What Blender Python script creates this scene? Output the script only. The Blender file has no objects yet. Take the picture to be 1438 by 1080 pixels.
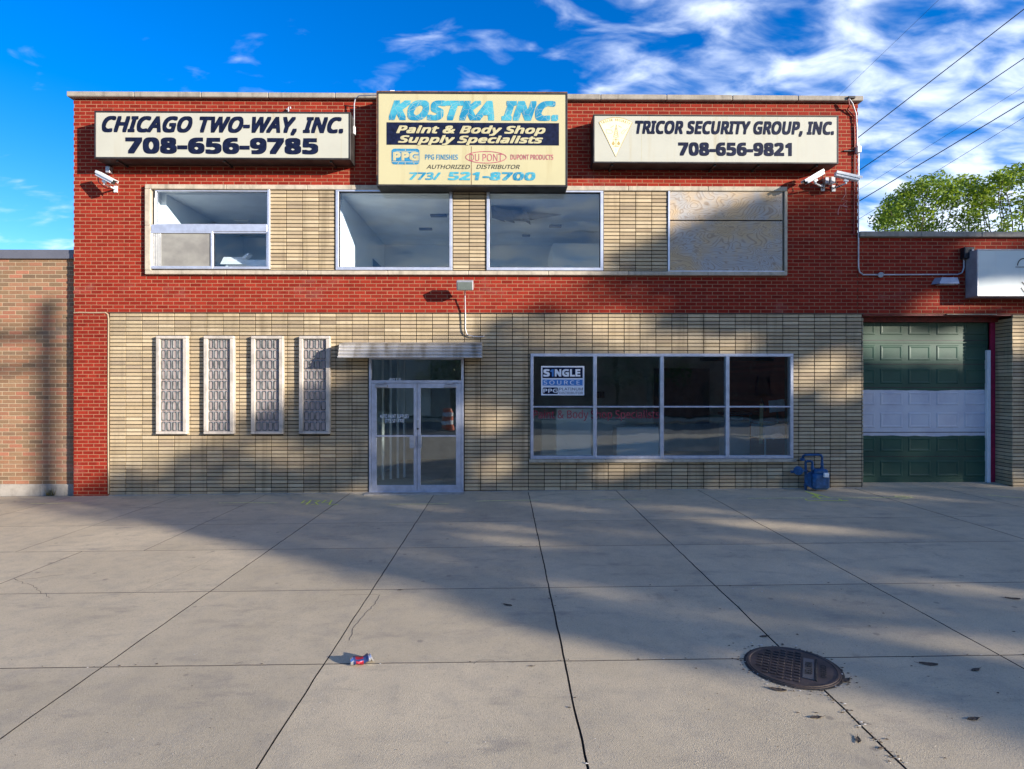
import bpy, math, random
from mathutils import Vector, Matrix, noise as mnoise

scene = bpy.context.scene
R = random.Random(7)
rad = math.radians

# ------------------------------------------------------------------ camera
CAM = (0.0, -11.0, 2.03)
FPX = 825.0
YAW = 0.0113
cd = bpy.data.cameras.new('camera')
cam = bpy.data.objects.new('camera', cd)
scene.collection.objects.link(cam)
cam.location = CAM
cam.rotation_euler = (rad(90), 0, -YAW)
cd.sensor_width = 36
cd.lens = FPX / 1438 * 36
cd.clip_start = 0.05
cd.clip_end = 3000
scene.camera = cam

# ------------------------------------------------------------------ light
SUN = Vector((1.571, -1.0, 0.43)).normalized()          # towards the sun
sun_el = math.asin(SUN.z)
sun_az = math.atan2(SUN.x, SUN.y)
world = bpy.data.worlds.new('World')
scene.world = world
world.use_nodes = True
wn, wl = world.node_tree.nodes, world.node_tree.links
wn.clear()


def wnode(t, **kw):
    n = wn.new(t)
    for k, v in kw.items():
        setattr(n, k, v)
    return n


def wmath(op, a, b=None, c=None, clamp=False):
    n = wn.new('ShaderNodeMath')
    n.operation = op
    n.use_clamp = clamp
    for i, v in enumerate((a, b, c)):
        if v is None:
            continue
        if isinstance(v, (int, float)):
            n.inputs[i].default_value = v
        else:
            wl.new(v, n.inputs[i])
    return n.outputs[0]


sky = wnode('ShaderNodeTexSky', sky_type='NISHITA', sun_disc=False)
sky.sun_elevation = sun_el
sky.sun_rotation = sun_az
sky.altitude = 200
sky.air_density = 1.0
sky.dust_density = 0.3
sky.ozone_density = 3.0
hs = wnode('ShaderNodeHueSaturation')
hs.inputs['Hue'].default_value = 0.518
hs.inputs['Saturation'].default_value = 1.40
hs.inputs['Value'].default_value = 0.95
wl.new(sky.outputs[0], hs.inputs['Color'])
tc = wnode('ShaderNodeTexCoord')
sep = wnode('ShaderNodeSeparateXYZ')
wl.new(tc.outputs['Generated'], sep.inputs[0])
dz = wmath('MAXIMUM', sep.outputs[2], 0.02)
dzz = wmath('ADD', dz, 0.22)
px_ = wmath('DIVIDE', sep.outputs[0], dzz)
py_ = wmath('DIVIDE', sep.outputs[1], dzz)
comb = wnode('ShaderNodeCombineXYZ')
wl.new(px_, comb.inputs[0]); wl.new(py_, comb.inputs[1])
mp = wnode('ShaderNodeMapping')
mp.inputs['Rotation'].default_value = (0, 0, rad(-38))
mp.inputs['Location'].default_value = (0.6, 0.35, 0)
mp.inputs['Scale'].default_value = (1.0, 1.75, 1)
wl.new(comb.outputs[0], mp.inputs[0])
n1 = wnode('ShaderNodeTexNoise')
n1.inputs['Scale'].default_value = 6.5
n1.inputs['Detail'].default_value = 9
n1.inputs['Roughness'].default_value = 0.50
n1.inputs['Distortion'].default_value = 0.35
wl.new(mp.outputs[0], n1.inputs['Vector'])
n2 = wnode('ShaderNodeTexNoise')
n2.inputs['Scale'].default_value = 0.9
n2.inputs['Detail'].default_value = 3
wl.new(mp.outputs[0], n2.inputs['Vector'])
# a cloud field that thickens towards +x (east) and in the low band
cov = wmath('MULTIPLY', px_, 0.17)
cov = wmath('MINIMUM', wmath('MAXIMUM', cov, -0.22), 0.28)
cov = wmath('ADD', cov, wmath('MINIMUM', wmath('MAXIMUM', wmath('MULTIPLY', py_, -0.05), 0.0), 0.07))  # extra unseen cloud behind the camera, added to make the fill light less blue
lowb = wmath('MULTIPLY', wmath('SUBTRACT', 0.36, sep.outputs[2], clamp=True), 1.15)
dens = wmath('ADD', wmath('ADD', n1.outputs[0], wmath('MULTIPLY', wmath('SUBTRACT', n2.outputs[0], 0.5), 0.5)), wmath('ADD', cov, lowb))
cl = wnode('ShaderNodeMapRange', interpolation_type='SMOOTHSTEP')
cl.inputs['From Min'].default_value = 0.50
cl.inputs['From Max'].default_value = 0.92
cl.inputs['To Max'].default_value = 0.86
wl.new(dens, cl.inputs['Value'])
ccol = wnode('ShaderNodeMixRGB')
ccol.inputs[1].default_value = (2.9, 3.7, 4.9, 1)
ccol.inputs[2].default_value = (4.9, 5.1, 5.5, 1)
wl.new(n1.outputs[0], ccol.inputs[0])
mixc = wnode('ShaderNodeMixRGB')
wl.new(cl.outputs[0], mixc.inputs[0])
wl.new(hs.outputs[0], mixc.inputs[1])
wl.new(ccol.outputs[0], mixc.inputs[2])
bg = wnode('ShaderNodeBackground')
bg.inputs['Strength'].default_value = 0.15
wl.new(mixc.outputs[0], bg.inputs['Color'])
wo = wnode('ShaderNodeOutputWorld')
wl.new(bg.outputs[0], wo.inputs[0])

sl = bpy.data.lights.new('sun', 'SUN')
sl.energy = 4.9
sl.angle = rad(0.53)
sl.color = (1.0, 0.915, 0.82)
so = bpy.data.objects.new('sun', sl)
scene.collection.objects.link(so)
so.rotation_euler = SUN.to_track_quat('Z', 'Y').to_euler()
so.location = (20, -12, 20)

scene.view_settings.view_transform = 'Standard'
scene.view_settings.look = 'None'
scene.view_settings.gamma = 1
scene.view_settings.exposure = 1.03
scene.view_settings.use_curve_mapping = False
scene.cycles.max_bounces = 8
scene.cycles.transparent_max_bounces = 12
scene.cycles.use_denoising = True

# ------------------------------------------------------------------ helpers
sa, ca = math.sin(YAW), math.cos(YAW)


def W(px, py, y=0.0):
    """the point where the photograph's pixel meets the vertical plane at depth y"""
    u, v = px - 719.0, 540.0 - py
    d = (FPX * sa + u * ca, FPX * ca - u * sa, v)
    t = (y - CAM[1]) / d[1]
    return (CAM[0] + d[0] * t, y, CAM[2] + d[2] * t)


def X(px, y=0.0):
    return W(px, 540, y)[0]


def Z(py, y=0.0, px=719):
    return W(px, py, y)[2]


def gz(x):
    return 0.02 + 0.0078 * max(-14, min(14, x))


def G(px, py):
    """the point of the ground seen at a pixel"""
    u, v = px - 719.0, 540.0 - py
    d = (FPX * sa + u * ca, FPX * ca - u * sa, v)
    z = 0.02
    for _ in range(6):
        t = (z - CAM[2]) / d[2]
        x = CAM[0] + d[0] * t
        z = gz(x)
    return (x, CAM[1] + d[1] * t, z)


ORG = {}
col = scene.collection


def setp(o, label=None, cat=None, group=None, kind=None):
    if label: o['label'] = label
    if cat: o['category'] = cat
    if group: o['group'] = group
    if kind: o['kind'] = kind
    return o


def thing(name, loc, label, cat, group=None):
    o = bpy.data.objects.new(name, None)
    o.empty_display_size = 0.2
    col.objects.link(o)
    o.location = loc
    ORG[o.name] = Vector(loc)
    return setp(o, label, cat, group)


def place(o, org, parent):
    col.objects.link(o)
    org = Vector(org)
    if parent is not None:
        o.parent = parent
        o.location = org - ORG[parent.name]
    else:
        o.location = org
    ORG[o.name] = org
    return o


class MB:
    def __init__(s):
        s.v, s.f, s.m = [], [], []
        s.cur = 0

    def quad(s, a, b, c, d):
        n = len(s.v)
        s.v += [tuple(a), tuple(b), tuple(c), tuple(d)]
        s.f.append((n, n + 1, n + 2, n + 3)); s.m.append(s.cur)
        return s

    def poly(s, pts):
        n = len(s.v)
        s.v += [tuple(p) for p in pts]
        s.f.append(tuple(range(n, n + len(pts)))); s.m.append(s.cur)
        return s

    def box(s, x0, x1, y0, y1, z0, z1, bev=0):
        if x1 < x0: x0, x1 = x1, x0
        if y1 < y0: y0, y1 = y1, y0
        if z1 < z0: z0, z1 = z1, z0
        n = len(s.v)
        if bev <= 0:
            s.v += [(x0, y0, z0), (x1, y0, z0), (x1, y1, z0), (x0, y1, z0), (x0, y0, z1), (x1, y0, z1), (x1, y1, z1), (x0, y1, z1)]
            for f in ((0, 1, 5, 4), (1, 2, 6, 5), (2, 3, 7, 6), (3, 0, 4, 7), (4, 5, 6, 7), (3, 2, 1, 0)):
                s.f.append(tuple(n + i for i in f)); s.m.append(s.cur)
            return s
        # bevelled box: 24 verts, one ring per face
        b = min(bev, (x1 - x0) / 2.01, (y1 - y0) / 2.01, (z1 - z0) / 2.01)
        xs, ys, zs = (x0, x1), (y0, y1), (z0, z1)
        idx = {}
        for ix in (0, 1):
            for iy in (0, 1):
                for iz in (0, 1):
                    sx, sy, sz = (1 - 2 * ix) * b, (1 - 2 * iy) * b, (1 - 2 * iz) * b
                    for ax, p in (('x', (xs[ix], ys[iy] + sy, zs[iz] + sz)), ('y', (xs[ix] + sx, ys[iy], zs[iz] + sz)), ('z', (xs[ix] + sx, ys[iy] + sy, zs[iz]))):
                        idx[(ix, iy, iz, ax)] = len(s.v)
                        s.v.append(p)
        F = []
        for ix in (0, 1):
            l = [(ix, 0, 0), (ix, 1, 0), (ix, 1, 1), (ix, 0, 1)]
            F.append([idx[(a, b_, c, 'x')] for a, b_, c in (l if ix else l[::-1])])
        for iy in (0, 1):
            l = [(0, iy, 0), (0, iy, 1), (1, iy, 1), (1, iy, 0)]
            F.append([idx[(a, b_, c, 'y')] for a, b_, c in (l if iy else l[::-1])])
        for iz in (0, 1):
            l = [(0, 0, iz), (1, 0, iz), (1, 1, iz), (0, 1, iz)]
            F.append([idx[(a, b_, c, 'z')] for a, b_, c in (l if iz else l[::-1])])
        for i in (0, 1):
            for j in (0, 1):
                sg = (i == j)
                f = [idx[(i, j, 0, 'x')], idx[(i, j, 0, 'y')], idx[(i, j, 1, 'y')], idx[(i, j, 1, 'x')]]
                F.append(f if sg else f[::-1])
                f = [idx[(i, 0, j, 'z')], idx[(i, 0, j, 'x')], idx[(i, 1, j, 'x')], idx[(i, 1, j, 'z')]]
                F.append(f if sg else f[::-1])
                f = [idx[(0, i, j, 'y')], idx[(0, i, j, 'z')], idx[(1, i, j, 'z')], idx[(1, i, j, 'y')]]
                F.append(f if sg else f[::-1])
        for i in (0, 1):
            for j in (0, 1):
                for k in (0, 1):
                    f = [idx[(i, j, k, 'x')], idx[(i, j, k, 'y')], idx[(i, j, k, 'z')]]
                    F.append(f)
        for f in F:
            s.f.append(tuple(f)); s.m.append(s.cur)
        return s

    def obox(s, c, ax, ay, az, hx, hy, hz, bev=0):
        """box with its own axes"""
        t = MB(); t.cur = s.cur
        t.box(-hx, hx, -hy, hy, -hz, hz, bev)
        c = Vector(c); ax, ay, az = Vector(ax), Vector(ay), Vector(az)
        n = len(s.v)
        s.v += [tuple(c + ax * p[0] + ay * p[1] + az * p[2]) for p in t.v]
        s.f += [tuple(i + n for i in f) for f in t.f]
        s.m += t.m
        return s

    def tube(s, pts, r, seg=8, cap=True):
        pts = [Vector(p) for p in pts]
        rs = r if isinstance(r, (list, tuple)) else [r] * len(pts)
        prev = None
        base = len(s.v)
        for i, p in enumerate(pts):
            if i == 0: d = pts[1] - p
            elif i == len(pts) - 1: d = p - pts[i - 1]
            else: d = (pts[i + 1] - p).normalized() + (p - pts[i - 1]).normalized()
            d.normalize()
            if prev is None:
                a = Vector((0, 0, 1)) if abs(d.z) < 0.9 else Vector((1, 0, 0))
                u = d.cross(a).normalized()
            else:
                u = (prev - d * prev.dot(d)).normalized()
            prev = u
            w = d.cross(u)
            for k in range(seg):
                an = 2 * math.pi * k / seg
                s.v.append(tuple(p + (u * math.cos(an) + w * math.sin(an)) * rs[i]))
        for i in range(len(pts) - 1):
            for k in range(seg):
                a, b = base + i * seg + k, base + i * seg + (k + 1) % seg
                s.f.append((a, b, b + seg, a + seg)); s.m.append(s.cur)
        if cap:
            s.f.append(tuple(base + k for k in range(seg))[::-1]); s.m.append(s.cur)
            s.f.append(tuple(base + (len(pts) - 1) * seg + k for k in range(seg))); s.m.append(s.cur)
        return s

    def strip(s, pts, w, n):
        """flat ribbon of width w along pts in the plane with normal n"""
        pts = [Vector(p) for p in pts]; n = Vector(n)
        L, Rr = [], []
        for i, p in enumerate(pts):
            d = (pts[min(i + 1, len(pts) - 1)] - pts[max(i - 1, 0)]).normalized()
            t = d.cross(n).normalized() * (w / 2)
            L.append(p + t); Rr.append(p - t)
        for i in range(len(pts) - 1):
            s.quad(L[i], Rr[i], Rr[i + 1], L[i + 1])
        return s

    def build(s, name, mats, parent=None, smooth=False, org=None, **kw):
        if not isinstance(mats, (list, tuple)): mats = [mats]
        xs = [v[0] for v in s.v]; ys = [v[1] for v in s.v]; zs = [v[2] for v in s.v]
        if org is None:
            org = ((min(xs) + max(xs)) / 2, (min(ys) + max(ys)) / 2, min(zs))
        me = bpy.data.meshes.new(name)
        me.from_pydata([(v[0] - org[0], v[1] - org[1], v[2] - org[2]) for v in s.v], [], s.f)
        for m in mats: me.materials.append(m)
        if len(mats) > 1:
            me.polygons.foreach_set('material_index', s.m)
        if smooth:
            me.polygons.foreach_set('use_smooth', [True] * len(me.polygons))
            try: me.set_sharp_from_angle(angle=rad(40))
            except Exception: pass
        me.update()
        o = bpy.data.objects.new(name, me)
        place(o, org, parent)
        return setp(o, **kw) if kw else o


def bx(name, m, x0, x1, y0, y1, z0, z1, parent=None, bev=0.004, **kw):
    return MB().box(x0, x1, y0, y1, z0, z1, bev).build(name, m, parent, **kw)


# ---- text
_fc = {}
import os
try:
    FONT = bpy.data.fonts.load(os.path.join(bpy.utils.system_resource('DATAFILES'), 'fonts', 'NotoSansHebrew-Regular.woff2'))   # the typeface Blender ships with
except Exception:
    FONT = None


def text_mesh(txt, shear=0.0, space=1.0):
    cu = bpy.data.curves.new('t', 'FONT')
    cu.body = txt
    if FONT: cu.font = FONT
    cu.size = 1; cu.shear = shear
    cu.space_character = space
    cu.resolution_u = 4; cu.fill_mode = 'FRONT'
    cu.extrude = 0.0
    ob = bpy.data.objects.new('t', cu)
    col.objects.link(ob)
    bpy.context.view_layer.update()
    me = bpy.data.meshes.new_from_object(ob.evaluated_get(bpy.context.evaluated_depsgraph_get()))
    bpy.data.objects.remove(ob)
    bpy.data.curves.remove(cu)
    return me


def text(name, txt, m, parent, o, u, v, width, cap, offset=0.0, shear=0.0, space=1.0):
    """flat lettering whose baseline starts at o and runs along u; cap height 'cap'.
    The stroke is thickened by laying shifted copies of the outline a hair apart."""
    me = text_mesh(txt, shear, space * (1 + offset * 1.6))
    if 'H' not in _fc:
        h = text_mesh('H')
        ys = [q.co.y for q in h.vertices]
        _fc['H'] = (min(ys), max(ys))
    y0, y1 = _fc['H'][0] - offset, _fc['H'][1] + offset
    xs = [q.co.x for q in me.vertices]
    x0, x1 = min(xs) - offset, max(xs) + offset
    sx, sy = width / (x1 - x0), cap / (y1 - y0)
    o, u, v = Vector(o), Vector(u), Vector(v)
    nrm = u.cross(v).normalized()
    offs = [(0, 0)]
    if offset > 0:
        st = (-1, 0, 1) if offset < .035 else (-1, -.5, 0, .5, 1)
        offs += [(i * offset, j * offset) for i in st for j in st if (i, j) != (0, 0)]
    mb = MB()
    for i, (ox, oy) in enumerate(offs):
        b = len(mb.v)
        mb.v += [tuple(o + u * ((q.co.x + ox - x0) * sx) + v * ((q.co.y + oy - y0) * sy) + nrm * (i * 0.00012)) for q in me.vertices]
        mb.f += [tuple(b + j for j in p.vertices) for p in me.polygons]
    mb.m = [0] * len(mb.f)
    bpy.data.meshes.remove(me)
    return mb.build(name, m, parent)


def wtext(name, txt, m, parent, px0, px1, ptop, pbase, y, offset=0.0, shear=0.0, space=1.0):
    a, b = W(px0, pbase, y), W(px1, pbase, y)
    cap = Z(ptop, y, (px0 + px1) / 2) - Z(pbase, y, (px0 + px1) / 2)
    return text(name, txt, m, parent, a, (1, 0, 0), (0, 0, 1), b[0] - a[0], cap, offset, shear, space)


# ------------------------------------------------------------------ materials
class NT:
    def __init__(s, name):
        s.m = bpy.data.materials.new(name)
        s.m.use_nodes = True
        s.n, s.l = s.m.node_tree.nodes, s.m.node_tree.links
        s.b = s.n['Principled BSDF']
        s.out = s.n['Material Output']

    def node(s, t, **kw):
        n = s.n.new(t)
        for k, v in kw.items(): setattr(n, k, v)
        return n

    def put(s, sock, v):
        if v is None: return
        if hasattr(v, 'is_output') or isinstance(v, bpy.types.NodeSocket): s.l.new(v, sock)
        else:
            if isinstance(v, (tuple, list)) and len(v) == 3 and sock.type == 'RGBA': v = (*v, 1)
            sock.default_value = v

    def math(s, op, a, b=None, c=None, clamp=False):
        n = s.node('ShaderNodeMath', operation=op, use_clamp=clamp)
        for i, v in enumerate((a, b, c)): s.put(n.inputs[i], v)
        return n.outputs[0]

    def pos(s):
        return s.node('ShaderNodeNewGeometry').outputs['Position']

    def obj(s):
        return s.node('ShaderNodeTexCoord').outputs['Object']

    def map(s, v, scale=(1, 1, 1), rot=(0, 0, 0), loc=(0, 0, 0)):
        n = s.node('ShaderNodeMapping')
        n.inputs['Scale'].default_value = scale; n.inputs['Rotation'].default_value = rot; n.inputs['Location'].default_value = loc
        s.l.new(v, n.inputs[0]); return n.outputs[0]

    def noise(s, v, scale, detail=4, rough=0.5, dist=0.0, out=0):
        n = s.node('ShaderNodeTexNoise')
        n.inputs['Scale'].default_value = scale; n.inputs['Detail'].default_value = detail
        n.inputs['Roughness'].default_value = rough; n.inputs['Distortion'].default_value = dist
        s.l.new(v, n.inputs['Vector']); return n.outputs[out]

    def ramp(s, v, a, b, lo=0.0, hi=1.0, smooth=True):
        n = s.node('ShaderNodeMapRange', interpolation_type='SMOOTHSTEP' if smooth else 'LINEAR')
        s.put(n.inputs['Value'], v)
        n.inputs['From Min'].default_value = a; n.inputs['From Max'].default_value = b
        n.inputs['To Min'].default_value = lo; n.inputs['To Max'].default_value = hi
        return n.outputs[0]

    def mix(s, f, a, b, mode='MIX'):
        n = s.node('ShaderNodeMixRGB', blend_type=mode)
        s.put(n.inputs[0], f); s.put(n.inputs[1], a); s.put(n.inputs[2], b)
        return n.outputs[0]

    def white(s, v):
        n = s.node('ShaderNodeTexWhiteNoise', noise_dimensions='3D')
        s.l.new(v, n.inputs['Vector']); return n.outputs['Value'], n.outputs['Color']

    def comb(s, x, y, z):
        n = s.node('ShaderNodeCombineXYZ')
        for i, v in enumerate((x, y, z)): s.put(n.inputs[i], v)
        return n.outputs[0]

    def sep(s, v):
        n = s.node('ShaderNodeSeparateXYZ'); s.l.new(v, n.inputs[0]); return n.outputs

    def hsv(s, c, h=0.5, sat=1.0, v=1.0):
        n = s.node('ShaderNodeHueSaturation')
        s.put(n.inputs['Hue'], h); s.put(n.inputs['Saturation'], sat); s.put(n.inputs['Value'], v); s.put(n.inputs['Color'], c)
        return n.outputs[0]

    def bump(s, h, strength=0.3, dist=0.01):
        n = s.node('ShaderNodeBump')
        n.inputs['Strength'].default_value = strength; n.inputs['Distance'].default_value = dist
        s.l.new(h, n.inputs['Height']); s.l.new(n.outputs[0], s.b.inputs['Normal'])

    def fin(s, c=None, rough=0.6, metal=0.0, spec=None):
        s.put(s.b.inputs['Base Color'], c); s.put(s.b.inputs['Roughness'], rough)
        s.b.inputs['Metallic'].default_value = metal
        if spec is not None: s.b.inputs['Specular IOR Level'].default_value = spec
        return s.m


def plain(name, c, rough=0.6, metal=0.0, var=0.12, scale=6.0, spec=None):
    t = NT(name)
    p = t.pos()
    f = t.noise(p, scale, 5, 0.6)
    c2 = t.mix(t.ramp(f, 0.3, 0.7), tuple(v * (1 - var) for v in c), tuple(min(1, v * (1 + var)) for v in c))
    return t.fin(c2, rough, metal, spec)


BW, BH = 0.2033, 0.0678      # red brick pitch
SW, SH = 0.300, 0.0692       # buff stack-bond pitch
LW, LH = 0.2490, 0.0760      # tan brick pitch
PX0 = 0.03
ZS_ = 2.03 + (540 - 439.3) / 825 * 11.0
ZO_R = ZS_ % BH
ZO_B = (ZS_ - 0.012) % SH


def brick_mat(name, w, h, running, cols, z0, x0, dirt=0.25, valvar=0.18, streak=False, rough=0.85, spec=0.3):
    t = NT(name)
    p = t.pos()
    x, y, z = t.sep(p)
    row = t.math('FLOOR', t.math('DIVIDE', t.math('SUBTRACT', z, z0), h))
    off = t.math('MULTIPLY', t.math('MODULO', t.math('ADD', row, 1000.0), 2.0), 0.5 if running else 0.0)
    cx = t.math('FLOOR', t.math('ADD', t.math('DIVIDE', t.math('SUBTRACT', x, x0), w), off))
    val, rc = t.white(t.comb(cx, row, 3.0))
    val2, _ = t.white(t.comb(cx, row, 9.0))
    cr = t.node('ShaderNodeValToRGB')
    e = cr.color_ramp.elements
    e[0].color = (*cols[0], 1); e[1].color = (*cols[-1], 1)
    for i, c in enumerate(cols[1:-1]):
        k = e.new((i + 1) / (len(cols) - 1)); k.color = (*c, 1)
    t.l.new(val, cr.inputs[0])
    c = t.hsv(cr.outputs[0], 0.5, 1.0, t.ramp(val2, 0, 1, 1 - valvar, 1 + valvar, False))
    # streaks and grain
    g = t.noise(t.map(p, (14, 14, 90) if streak else (30, 30, 60)), 1.0, 4, 0.65)
    c = t.mix(t.ramp(g, 0.35, 0.7, 0.0, 0.35), c, t.hsv(c, 0.5, 0.9, 0.62), 'MIX')
    big = t.noise(t.map(p, (0.7, 0.7, 0.35)), 1.0, 5, 0.6)
    c = t.mix(t.ramp(big, 0.42, 0.72, 0, dirt), c, tuple(v * 0.45 for v in cols[len(cols) // 2]))
    run = t.noise(t.map(p, (5.0, 5.0, 0.28)), 1.0, 5, 0.6)
    c = t.mix(t.ramp(run, 0.50, 0.74, 0, dirt * 1.3), c, tuple(v * 0.40 for v in cols[0]))
    fade = t.noise(t.map(p, (0.9, 0.9, 1.4), loc=(5, 0, 9)), 1.0, 6, 0.7)
    c = t.mix(t.ramp(fade, 0.55, 0.75, 0, 0.16), c, (0.50, 0.44, 0.38))
    t.bump(g, 0.5, 0.006)
    return t.fin(c, rough, 0, spec)


M = {}
M['red'] = brick_mat('red_glazed_brick', BW, BH, True, [(0.205, 0.014, 0.0065), (0.25, 0.018, 0.008), (0.285, 0.025, 0.011), (0.23, 0.016, 0.007)], ZO_R, PX0, 0.18, 0.12, rough=0.8, spec=0.12)
BUFFC = [(0.45, 0.34, 0.195), (0.53, 0.415, 0.25), (0.41, 0.31, 0.19), (0.59, 0.47, 0.295), (0.48, 0.37, 0.22), (0.39, 0.30, 0.195)]
def buffm(n, x0): return brick_mat(n, SW, SH, False, BUFFC, ZO_B, x0, 0.45, 0.10, streak=True)
M['buff'] = buffm('buff_roman_brick', X(152) + .01)
M['tan'] = brick_mat('brown_blend_brick', LW, LH, True, [(0.33, 0.155, 0.08), (0.22, 0.14, 0.075), (0.36, 0.14, 0.08), (0.28, 0.17, 0.09), (0.17, 0.11, 0.065), (0.34, 0.175, 0.095)], 0, 0.0, 0.15, 0.10)


def mortar(name, c, var=0.25):
    t = NT(name); p = t.pos()
    f = t.noise(p, 3.0, 6, 0.65); g = t.noise(p, 60, 2)
    cc = t.mix(t.ramp(f, 0.3, 0.75), c, tuple(v * (1 - var) for v in c))
    t.bump(g, 0.4, 0.004)
    return t.fin(cc, 0.95, 0, 0.1)


M['mortar_pink'] = mortar('pink_mortar', (0.36, 0.165, 0.095))
M['mortar_dark'] = mortar('dark_mortar', (0.055, 0.046, 0.030))
M['mortar_tan'] = mortar('light_mortar', (0.42, 0.33, 0.215))


def stonelike(name, c, sc=5.0, streakz=True):
    t = NT(name); p = t.pos()
    f = t.noise(t.map(p, (1.2, 1.2, 1.2)), sc, 6, 0.65)
    g = t.noise(p, 90, 3, 0.7)
    st = t.noise(t.map(p, (9, 9, 1.0)), 1.0, 4, 0.6)
    cc = t.mix(t.ramp(f, 0.35, 0.7), c, tuple(v * 0.72 for v in c))
    cc = t.mix(t.ramp(st, 0.52, 0.72, 0, 0.55), cc, tuple(v * 0.42 for v in c))
    cc = t.mix(t.ramp(g, 0.55, 0.8, 0, 0.35), cc, tuple(v * 0.5 for v in c))
    t.bump(g, 0.35, 0.004)
    return t.fin(cc, 0.9, 0, 0.2)


M['limestone'] = stonelike('limestone', (0.52, 0.45, 0.34))
M['coping'] = stonelike('coping_stone', (0.36, 0.32, 0.26))
M['blockframe'] = stonelike('cast_stone', (0.56, 0.50, 0.42))
M['conc'] = stonelike('concrete_base', (0.40, 0.36, 0.30))
M['alu'] = plain('brushed_aluminium', (0.60, 0.62, 0.68), 0.38, 0.55, 0.10, 9)
M['alu_door'] = plain('door_aluminium', (0.55, 0.57, 0.64), 0.36, 0.55, 0.12, 7)
M['galv'] = plain('galvanised', (0.45, 0.45, 0.46), 0.5, 0.6, 0.15, 14)
M['dark_metal'] = plain('dark_bronze_metal', (0.035, 0.032, 0.030), 0.5, 0.3, 0.4, 5)
M['black'] = plain('black_plastic', (0.015, 0.015, 0.017), 0.4, 0, 0.2)
M['flash'] = plain('grey_flashing', (0.15, 0.15, 0.17), 0.45, 0.3, 0.1, 2)
M['white_paint'] = plain('white_paint', (0.78, 0.78, 0.76), 0.5, 0, 0.06, 3)
M['int_wall'] = plain('interior_wall_paint', (0.80, 0.84, 0.86), 0.8, 0, 0.04, 1)
M['int_ceil'] = plain('interior_ceiling_paint', (0.78, 0.82, 0.84), 0.9, 0, 0.08, 1.5)
M['int_dark'] = plain('shop_wall_paint', (0.74, 0.80, 0.78), 0.8, 0, 0.2, 1.5)
M['int_floor'] = plain('shop_floor_tile', (0.48, 0.43, 0.34), 0.5, 0, 0.2, 3)
M['blue_dark'] = plain('dark_blue_duct', (0.05, 0.07, 0.12), 0.5, 0, 0.3, 4)
M['cam_white'] = plain('camera_housing_white', (0.80, 0.80, 0.78), 0.4, 0, 0.05, 12)
M['camgrey'] = plain('camera_bracket_grey', (0.42, 0.44, 0.46), 0.45, 0.2, 0.1, 12)
M['wood_dark'] = plain('dark_wood', (0.08, 0.05, 0.03), 0.6, 0, 0.3, 6)
M['paper'] = plain('paper', (0.70, 0.74, 0.80), 0.8, 0, 0.1, 12)
M['red_letter'] = plain('window_red_letters', (0.30, 0.03, 0.05), 0.6, 0, 0.2, 20)
M['trim_red'] = plain('red_painted_steel', (0.20, 0.018, 0.012), 0.5, 0, 0.35, 9)
M['trim_magenta'] = plain('magenta_jamb_paint', (0.36, 0.012, 0.06), 0.5, 0, 0.2, 9)
M['navy'] = plain('navy_lettering', (0.006, 0.010, 0.032), 0.6, 0, 0.4, 14, 0.15)
M['gold'] = plain('gold_badge_line', (0.42, 0.30, 0.09), 0.5, 0, 0.15, 20)
M['paleyellow'] = plain('badge_pale_yellow', (0.76, 0.71, 0.46), 0.5, 0, 0.05, 12)
M['maroon'] = plain('faded_maroon_letter', (0.42, 0.10, 0.13), 0.5, 0, 0.25, 20)
M['blackprint'] = plain('dark_print', (0.03, 0.028, 0.022), 0.5, 0, 0.3, 30)
M['ppgblue'] = plain('faded_blue_print', (0.025, 0.20, 0.36), 0.5, 0, 0.25, 30)
M['whiteprint'] = plain('white_print', (0.78, 0.80, 0.82), 0.5, 0, 0.03, 30)
M['posterblue'] = plain('poster_blue', (0.05, 0.20, 0.50), 0.5, 0, 0.1, 10)
M['rust'] = plain('rusty_edge', (0.16, 0.07, 0.035), 0.9, 0, 0.5, 18)
M['iron'] = None


def sign_face(name, c, stain):
    t = NT(name); p = t.pos()
    st = t.noise(t.map(p, (5.5, 1, 0.35)), 1.0, 5, 0.55)
    f = t.noise(p, 2.0, 4)
    cc = t.mix(t.ramp(st, 0.54, 0.78, 0, 0.75), c, stain)
    cc = t.mix(t.ramp(f, 0.4, 0.8, 0, 0.35), cc, tuple(v * 0.82 for v in c))
    return t.fin(cc, 0.35, 0, 0.4)


M['face_white'] = sign_face('sign_face_cream_white', (0.47, 0.46, 0.37), (0.42, 0.35, 0.20))
M['face_cream'] = sign_face('sign_face_yellowed', (0.51, 0.46, 0.26), (0.40, 0.32, 0.15))
M['face_plain'] = sign_face('sign_face_pale_grey', (0.60, 0.66, 0.62), (0.50, 0.50, 0.42))

# cracked turquoise vinyl
t = NT('cracked_turquoise_vinyl'); p = t.pos()
v = t.node('ShaderNodeTexVoronoi', feature='DISTANCE_TO_EDGE'); v.inputs['Scale'].default_value = 8
t.l.new(t.map(p, (1, 1, 1)), v.inputs['Vector'])
f = t.noise(p, 4, 4)
c = t.mix(t.ramp(f, 0.35, 0.65), (0.015, 0.20, 0.34), (0.07, 0.36, 0.44))
c = t.mix(t.ramp(v.outputs['Distance'], 0.008, 0.025, 0.45, 0), c, (0.50, 0.48, 0.33))
M['turq'] = t.fin(c, 0.45, 0, 0.3)

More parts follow.
